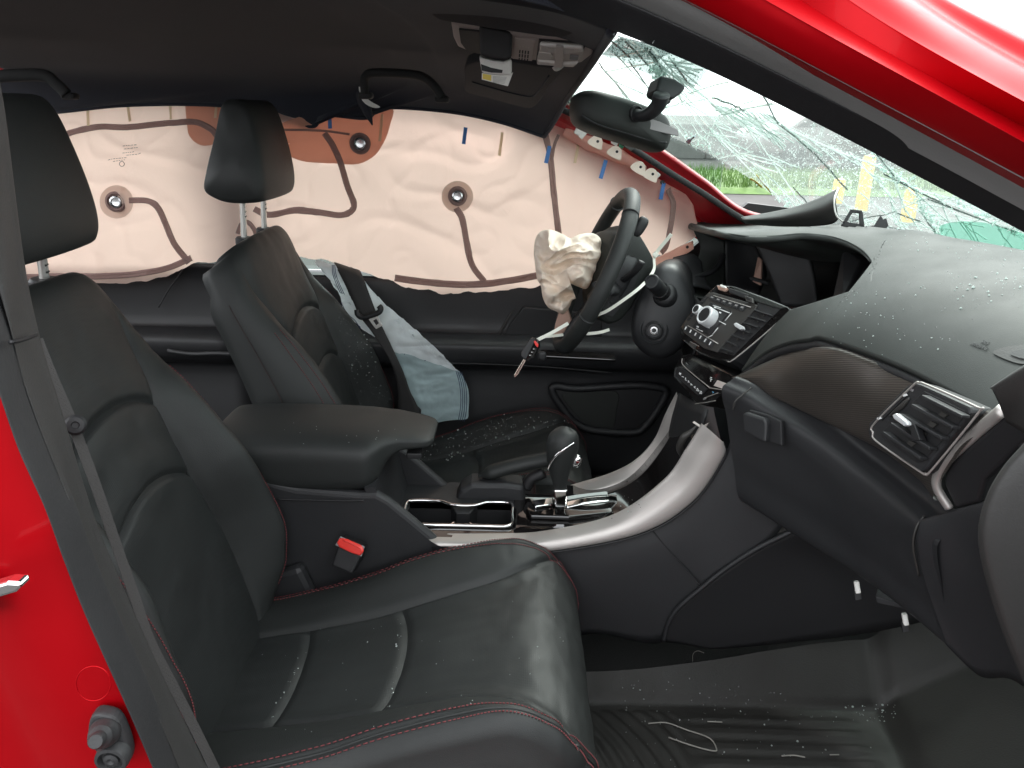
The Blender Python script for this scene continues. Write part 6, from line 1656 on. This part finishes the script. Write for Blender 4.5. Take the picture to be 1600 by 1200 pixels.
for x, y in ((835, 545), (832, 550), (829, 555)):
    plate('button', KPn, [(x - 2, y - 2), (x + 2.4, y - 1), (x + 2, y + 1.8), (x - 2.2, y + 1)], .003, .0058, M['grey_btn'], ky, .0006)
    plate('button_mark', KPn, [(x - .8, y - .6), (x + .8, y - .4), (x + .8, y + .5), (x - .8, y + .4)], .0058, .0062, M['white_print'], ky)
prism('blade', [KPn.at(x, y, -.002) for x, y in ((818, 561), (822, 563), (809, 586), (804, 590), (803, 586))], -KPn.n * .0025, mat('brass_blade', (.50, .47, .40), .25, metal=1.0), ky, .0005)
tube('blade_groove', [KPn.at(x, y, -.0018) for x, y in ((818, 564), (807, 584))], .0007, M['plastic_dark'], ky, 4, 5)
blob('key_loop', PY(847, 556, 1.565), Matrix.Identity(3), .009, .006, .010, M['plastic_dark'], ky, 3)

# ================================================================== driver belt, side airbag
sbag = thing('seat_side_airbag', 'pale blue and white side airbag torn out of the driver seat edge', 'airbag', PY(670, 570, 1.95))
def wavy(px0, px1, py0, py1, Yf, n=60):
    return [[PY(px0 + (px1 - px0) * i / n, py0 + (py1 - py0) * j / n, Yf(px0 + (px1 - px0) * i / n, py0 + (py1 - py0) * j / n)) for i in range(n + 1)] for j in range(n + 1)]
def bY(x, y):
    d = noise.noise(V(x * .03, y * .05, 2)) * .009 + (1 - abs(noise.noise(V(x * .035 + y * .02, y * .09, 6)))) * -.006 + noise.noise(V(x * .11, y * .15, 1)) * .0012
    return 1.965 + d
SB = Surf(wavy(480, 750, 395, 680, bY, 140))
surf_fan('lower_cloth', SB, [(616, 546), (632, 550), (648, 554), (683, 568), (713, 577), (723, 588), (731, 606), (733, 622), (732, 640), (730, 654), (712, 656), (695, 658), (676, 662), (654, 668), (648, 650), (634, 612), (624, 575)], M['bluebag'], sbag, .0, 120, 36, label='pale blue lower cloth')
surf_fan('upper_cloth', SB, [(564, 432), (574, 445), (590, 462), (625, 494), (660, 523), (690, 551), (708, 571), (714, 578), (683, 569), (648, 556), (616, 548), (604, 525), (588, 490), (574, 460)], M['bluebag2'], sbag, .006, 120, 24, label='white upper cloth')
surf_fan('torn_strip', SB, [(493, 410), (498, 405), (516, 411), (526, 415), (540, 445), (552, 472), (566, 496), (583, 520), (588, 526), (570, 517), (559, 506), (545, 494), (536, 478), (531, 460), (519, 443), (514, 432), (500, 416)], M['bluebag2'], sbag, .004, 120, 16, label='narrow torn white strip along the seat edge')
ln = []
for k in range(4):
    a, b = 0, 1
    ln.append([SB.at(x + 3.1 * k, y + .8 * k, .0025) for x, y in ((712, 578), (718, 598), (720, 620), (719, 640), (716, 656))])
for k in range(3):
    ln.append([SB.at(x + 2.6 * k, y, .007) for x, y in ((519, 413), (521, 430), (527, 446), (533, 458))])
ln.append([SB.at(x, y, .007) for x, y in ((534, 470), (540, 482), (548, 492), (556, 500), (564, 512))])
for cx, cy, r in ((645, 556, 14), (676, 566, 13)):
    ln.append([SB.at(cx + r * cos(t), cy - .6 * r * sin(t), .0) + V(0, -.004, 0) for t in (0, .5, 1, 1.6, 2.2, 2.8)])
tubes('stitch_lines', [l for l in ln if all(p is not None for p in l)], .0009, M['navy'], sbag, 5, smooth_pts=True, kind='stuff')
pr = []
for k in range(16):
    x, y = 629 - .85 * k, 505 + 2.3 * k
    pr.append([SB.at(x, y, -.0035), SB.at(x + random.uniform(3, 6), y + 1, -.0035)])
tubes('printed_text_rows', pr, .0008, M['grey_print'], sbag, 4, kind='stuff')
bt = thing('seat_belt', 'black driver seat belt with a steel tongue running over the torn side airbag', 'seat belt', PY(600, 500, 1.93))
bl_ = Q([(522, 408, 2.03), (526, 418, 1.96), (550, 468, 1.93), (562, 494, 1.925), (581, 519, 1.92), (598, 545, 1.915), (611, 568, 1.91), (620, 598, 1.91), (622, 630, 1.91), (621, 664, 1.91)])
br_ = Q([(561, 420, 2.03), (567, 432, 1.96), (584, 478, 1.93), (598, 512, 1.925), (612, 541, 1.92), (621, 560, 1.915), (631, 583, 1.91), (641, 612, 1.91), (650, 630, 1.91), (662, 664, 1.91)])
patch('webbing', [bl_, br_], 60, 4, M['web'], bt, .002)
BT = Plane(PY(580, 490, 1.915), V(-.1, -1, .2))
tube('tongue_loop', [BT.at(x, y, .006) for x, y in ((558, 484), (559, 491), (566, 496), (580, 493), (592, 488), (595, 482), (592, 478))], .0072, M['plastic_dark'], bt, 40, 10)
to = [(575, 497), (588, 491), (592, 497), (598, 509), (588, 514), (585, 511)]
prism('steel_tongue', [BT.at(x, y, .004) for x, y in to], BT.n * .002, M['post'], bt, .0006)
prism('tongue_slot', [BT.at(x, y, .0062) for x, y in ((583, 501), (588, 498), (592, 505), (588, 508))], BT.n * .0004, M['plastic_dark'], bt)
prism('belt_anchor_cover', Q([(626, 596, 1.93), (640, 614, 1.93), (652, 636, 1.93), (658, 642, 1.93), (655, 664, 1.93), (626, 664, 1.93)]), V(0, .01, 0), M['plastic_dark'], bt, .002)
pbelt = thing('seat_belt', 'black passenger seat belt edge with a black stop button along the near pillar trim', 'seat belt', PY(150, 770, .72))
ribbon('webbing', Q([(58, 530, .74), (82, 590, .735), (114, 664, .73), (150, 760, .72), (187, 867, .71), (213, 940, .70), (236, 1005, .69), (285, 1100, .68), (330, 1190, .67), (378, 1290, .66)]), .0050, .0012, M['web_lt'], pbelt, 60, up=V(1, -1, .1))
BB2 = PY(118, 664, .725)
lathe('stop_button', BB2, V(.55, -1, .35), [(.010, -.002), (.0105, .002), (.008, .005), (.004, .0055), (.003, .004), (0, .004)], M['plastic_dark'], pbelt, 28)

# ================================================================== floor mat
fm = thing('floor_mat', 'ribbed black rubber floor mat with raised edges, wet and littered with glass', 'floor mat', (.5, .95, .23))
MX0, MX1, MY0, MY1 = .08, 1.0, .60, 1.22
nxm, nym = 230, 150
Gm = []
for j in range(nym + 1):
    r = []
    for i in range(nxm + 1):
        x = MX0 + (MX1 - MX0) * i / nxm
        edge = 1.118
        bw = .048 + .055 * sstep(.15, .75, x)
        y = MY0 + (edge + bw - MY0) * j / nym
        z = .234 + .80 * max(0, y - edge) * sstep(edge, edge + .02, y)
        tx = .655 + .02 * sin(y * 6)
        z += max(0, x - tx) * .62 * sstep(tx, tx + .05, x)
        # grooves
        if y < edge - .01:
            m_ = sstep(.30, .36, x) * (1 - sstep(.60, .64, x)) * sstep(edge - .01, edge - .03, y)
            k = ((edge - y) / .034) % 1
            z += .0035 * m_ * (sstep(.25, .40, k) - sstep(.85, 1.0, k))
            m2 = (1 - sstep(.28, .33, x)) * sstep(edge - .005, edge - .02, y)
            k2 = ((x * 1.0 - .9 * (edge - y) + 2.2 * (edge - y) ** 2) / .030) % 1
            z += .0035 * m2 * (sstep(.25, .40, k2) - sstep(.85, 1.0, k2))
        z += .0025 * noise.noise(V(x * 5, y * 5, 1)) + .001 * noise.noise(V(x * 20, y * 20, 2))
        r.append(V(x, y, z))
    Gm.append(r)
me = grid_mesh('rubber_sheet', Gm); o = link('rubber_sheet', me, M['mat'], fm)
MS = Surf(Gm)
sw_ = thing('straw_pieces', 'pale bent straw and thread scraps lying on the wet floor mat', 'straw', PZ(1070, 1150, .24))
for L, r in (([(1014, 1132), (1042, 1131), (1072, 1143), (1108, 1156), (1119, 1172), (1112, 1175), (1082, 1168), (1044, 1155)], .0012), ([(1221, 1184), (1240, 1183), (1258, 1187)], .0012), ([(1105, 1130), (1128, 1131)], .0012), ([(1296, 1182), (1310, 1181)], .0010)):
    P = [MS.at(x, y, .004) for x, y in L]
    if all(p is not None for p in P): tube('straw', P, r, M['straw'], sw_, 40, 6)
tube('hair', [p for p in [PY(x, y, 1.235) for x, y in ((1082, 1034), (1083, 1022), (1090, 1017), (1100, 1020))]], .0006, M['straw'], sw_, 20, 5)

# ================================================================== glass crumbs and water
def world_tris(o):
    dg = bpy.context.evaluated_depsgraph_get(); dg.update()
    ev = o.evaluated_get(dg); me = ev.to_mesh(); mw = o.matrix_world.copy()
    v = [mw @ q.co for q in me.vertices]; f = [tuple(p.vertices) for p in me.polygons]
    ev.to_mesh_clear(); return v, f
class OSurf(Surf):
    def __init__(s, objs):
        vs, fs = [], []
        for o in objs:
            v, f = world_tris(o); b = len(vs); vs += v; fs += [tuple(i + b for i in q) for q in f]
        s.t = BVHTree.FromPolygons([tuple(p) for p in vs], fs)
bpy.context.view_layer.update()
ssA = OSurf([c for c in seatA.children_recursive if c.name.startswith(('cushion', 'backrest', 'centre_panel'))])
ssB = OSurf([c for c in seatB.children_recursive if c.name.startswith(('cushion', 'backrest', 'centre_panel'))])
ssL = OSurf([c for c in cc.children if c.name.startswith(('armrest', 'tray', 'silver'))])
def scatter(name, lab, cat, jobs, m, flat=False):
    vs, fs = [], []
    for sf, poly, n, r0, r1 in jobs:
        xs = [p[0] for p in poly]; ys = [p[1] for p in poly]; k = 0; tries = 0
        while k < n and tries < n * 20:
            tries += 1
            x, y = random.uniform(min(xs), max(xs)), random.uniform(min(ys), max(ys))
            ins = False
            for i in range(len(poly)):
                (xa, ya), (xb, yb) = poly[i], poly[i - 1]
                if (ya > y) != (yb > y) and x < (xb - xa) * (y - ya) / (yb - ya) + xa: ins = not ins
            if not ins: continue
            r = r0 + (r1 - r0) * random.random() ** 3
            c = sf.at(x, y, r * (.15 if flat else .4))
            if c is None: continue
            k += 1; b = len(vs)
            if flat:
                n_ = (sf.at(x, y, .01) - sf.at(x, y, 0)).normalized()
                u = n_.orthogonal().normalized(); w = n_.cross(u)
                vs += [tuple(c + (u * cos(a * pi / 3) + w * sin(a * pi / 3)) * r - n_ * r * .3) for a in range(6)]
                vs += [tuple(c + (u * cos(a * pi / 3) + w * sin(a * pi / 3)) * r * .6 + n_ * r * .25) for a in range(6)]
                vs.append(tuple(c + n_ * r * .42))
                for a in range(6):
                    a2 = (a + 1) % 6
                    fs += [(b + a, b + a2, b + 6 + a2, b + 6 + a), (b + 6 + a, b + 6 + a2, b + 12)]
            else:
                M3 = Matrix.Rotation(random.uniform(0, 6), 3, V(random.gauss(0, 1), random.gauss(0, 1), random.gauss(0, 1)))
                sx, sy, sz = (random.uniform(.5, 1.1) * r for _ in range(3))
                vs += [tuple(c + M3 @ V(a * sx * random.uniform(.7, 1), b_ * sy * random.uniform(.7, 1), d * sz * random.uniform(.7, 1))) for a in (-1, 1) for b_ in (-1, 1) for d in (-1, 1)]
                fs += [tuple(b + i for i in q) for q in ((0, 1, 3, 2), (4, 6, 7, 5), (0, 4, 5, 1), (2, 3, 7, 6), (0, 2, 6, 4), (1, 5, 7, 3))]
    me = bpy.data.meshes.new(name); me.from_pydata(vs, [], fs); me.update(); fix_normals(me)
    o = link(name, me, m, None, kind='stuff', smooth=flat)
    o['label'] = lab; o['category'] = cat
    return o
seatpoly = [(650, 690), (700, 655), (790, 642), (860, 645), (890, 662), (800, 690), (700, 720), (655, 722)]
dashpoly = [(1290, 490), (1340, 455), (1450, 425), (1600, 430), (1600, 475), (1460, 490), (1360, 500)]
scatter('glass_crumbs', 'tiny glass crumbs scattered over dashboard, seats, armrest and floor mat', 'glass crumbs', [
    (PADS, dashpoly, 55, .0005, .0017), (PADS, [(1240, 490), (1300, 470), (1380, 480), (1500, 540), (1400, 560), (1260, 525)], 30, .0005, .0012), (PADS, [(1480, 430), (1600, 425), (1600, 455), (1490, 450)], 18, .0006, .0020),
    (PADS, [(1300, 350), (1600, 388), (1600, 420), (1300, 372)], 40, .0005, .0014),
    (ssB, seatpoly, 60, .0008, .0028), (ssB, [(690, 712), (725, 702), (730, 712), (700, 722)], 8, .002, .005), (ssB, [(560, 480), (620, 560), (600, 640), (540, 560)], 30, .0006, .0018),
    (ssA, [(400, 985), (600, 960), (800, 930), (900, 960), (850, 1100), (420, 1160)], 34, .0005, .0013), (ssA, [(486, 985), (494, 988), (425, 1130), (415, 1130)], 16, .0004, .0014), (ssA, [(622, 965), (630, 968), (612, 1110), (604, 1110)], 16, .0004, .0014),
    (ssL, [(410, 655), (640, 670), (620, 690), (420, 700)], 14, .0006, .0012), (ssL, [(900, 800), (990, 770), (1010, 790), (940, 815)], 20, .0006, .002),
    (MS, [(965, 1100), (1370, 1095), (1400, 1200), (965, 1200)], 60, .0005, .0018), (MS, [(968, 1060), (1060, 1060), (1030, 1110), (968, 1108)], 12, .0006, .0018), (MS, [(1320, 1100), (1400, 1100), (1420, 1130), (1320, 1125)], 30, .0006, .0018)], M['crumb'])
scatter('water_drops', 'rain drops beaded on the driver seat and dashboard', 'water drops', [
    (ssB, seatpoly, 260, .0010, .0030), (ssB, [(500, 440), (560, 480), (625, 590), (625, 650), (560, 640), (540, 540)], 160, .0010, .0026),
    (PADS, [(1290, 490), (1380, 420), (1600, 400), (1600, 520), (1460, 540), (1330, 520)], 60, .0005, .0013),
    (MS, [(965, 1060), (1100, 1060), (1370, 1095), (1380, 1130), (965, 1130)], 80, .0008, .0030), (ssL, [(880, 800), (1000, 770), (1050, 770), (960, 815)], 30, .0008, .002)], M['drop'], True)
# ================================================================== pieces of parts go one level deeper
def base(o): return o.name.split('.')[0]
def centre(o):
    v = o.data.vertices
    return sum((q.co for q in v), V(0, 0, 0)) / max(1, len(v))
def nest(root, kid, host):
    """each piece called kid moves under the nearest part called host"""
    hs = [c for c in root.children if base(c) == host]
    if not hs: return
    hc = [(h, centre(h)) for h in hs]
    for k in [c for c in root.children if base(c) == kid]:
        kc = centre(k)
        k.parent = min(hc, key=lambda q: (q[1] - kc).length)[0]
for r, k, h in ((ab, 'eyelet', 'eyelet_ring'), (ab, 'tab_hole', 'fixing_tab'), (ap, 'knob_face', 'tuning_knob'), (ap, 'button_print', 'button'), (ap, 'vent_vane', 'vent_slat'), (ap, 'clip_core', 'broken_clip'), (ap, 'left_vent_slat', 'left_vent'),
                (vent, 'vane_tab_stem', 'vane_tab'), (vent, 'slot_mark', 'wheel_slot'), (cp, 'symbol', 'button_strip'), (oc, 'slot', 'grille_panel'), (oc, 'bin_slot', 'bin_lip'), (oc, 'tag_print', 'warning_tag'),
                (ky, 'button_mark', 'button'), (ky, 'blade_groove', 'blade'), (bl, 'button_ridge', 'button'), (bt, 'tongue_slot', 'steel_tongue'), (gs, 'knob_chrome_line', 'knob'), (gs, 'shift_button', 'knob'),
                (cc, 'lid_seam', 'armrest_lid'), (cc, 'lid_latch', 'armrest_lid'), (cc, 'trim_gap', 'silver_trim'), (dd, 'pocket_rim', 'door_pocket'), (dd, 'pocket_back', 'door_pocket'), (mr, 'ball_socket', 'housing'), (mr, 'mirror_glass', 'housing'),
                (db, 'latch_handle', 'latch_recess'), (db, 'demister_slot', 'demister_frame'), (car, 'pillar_hole', 'far_windshield_pillar'), (sc_, 'lock_cylinder', 'ignition_barrel'), (sw, 'rim_seam', 'rim')):
    nest(r, k, h)
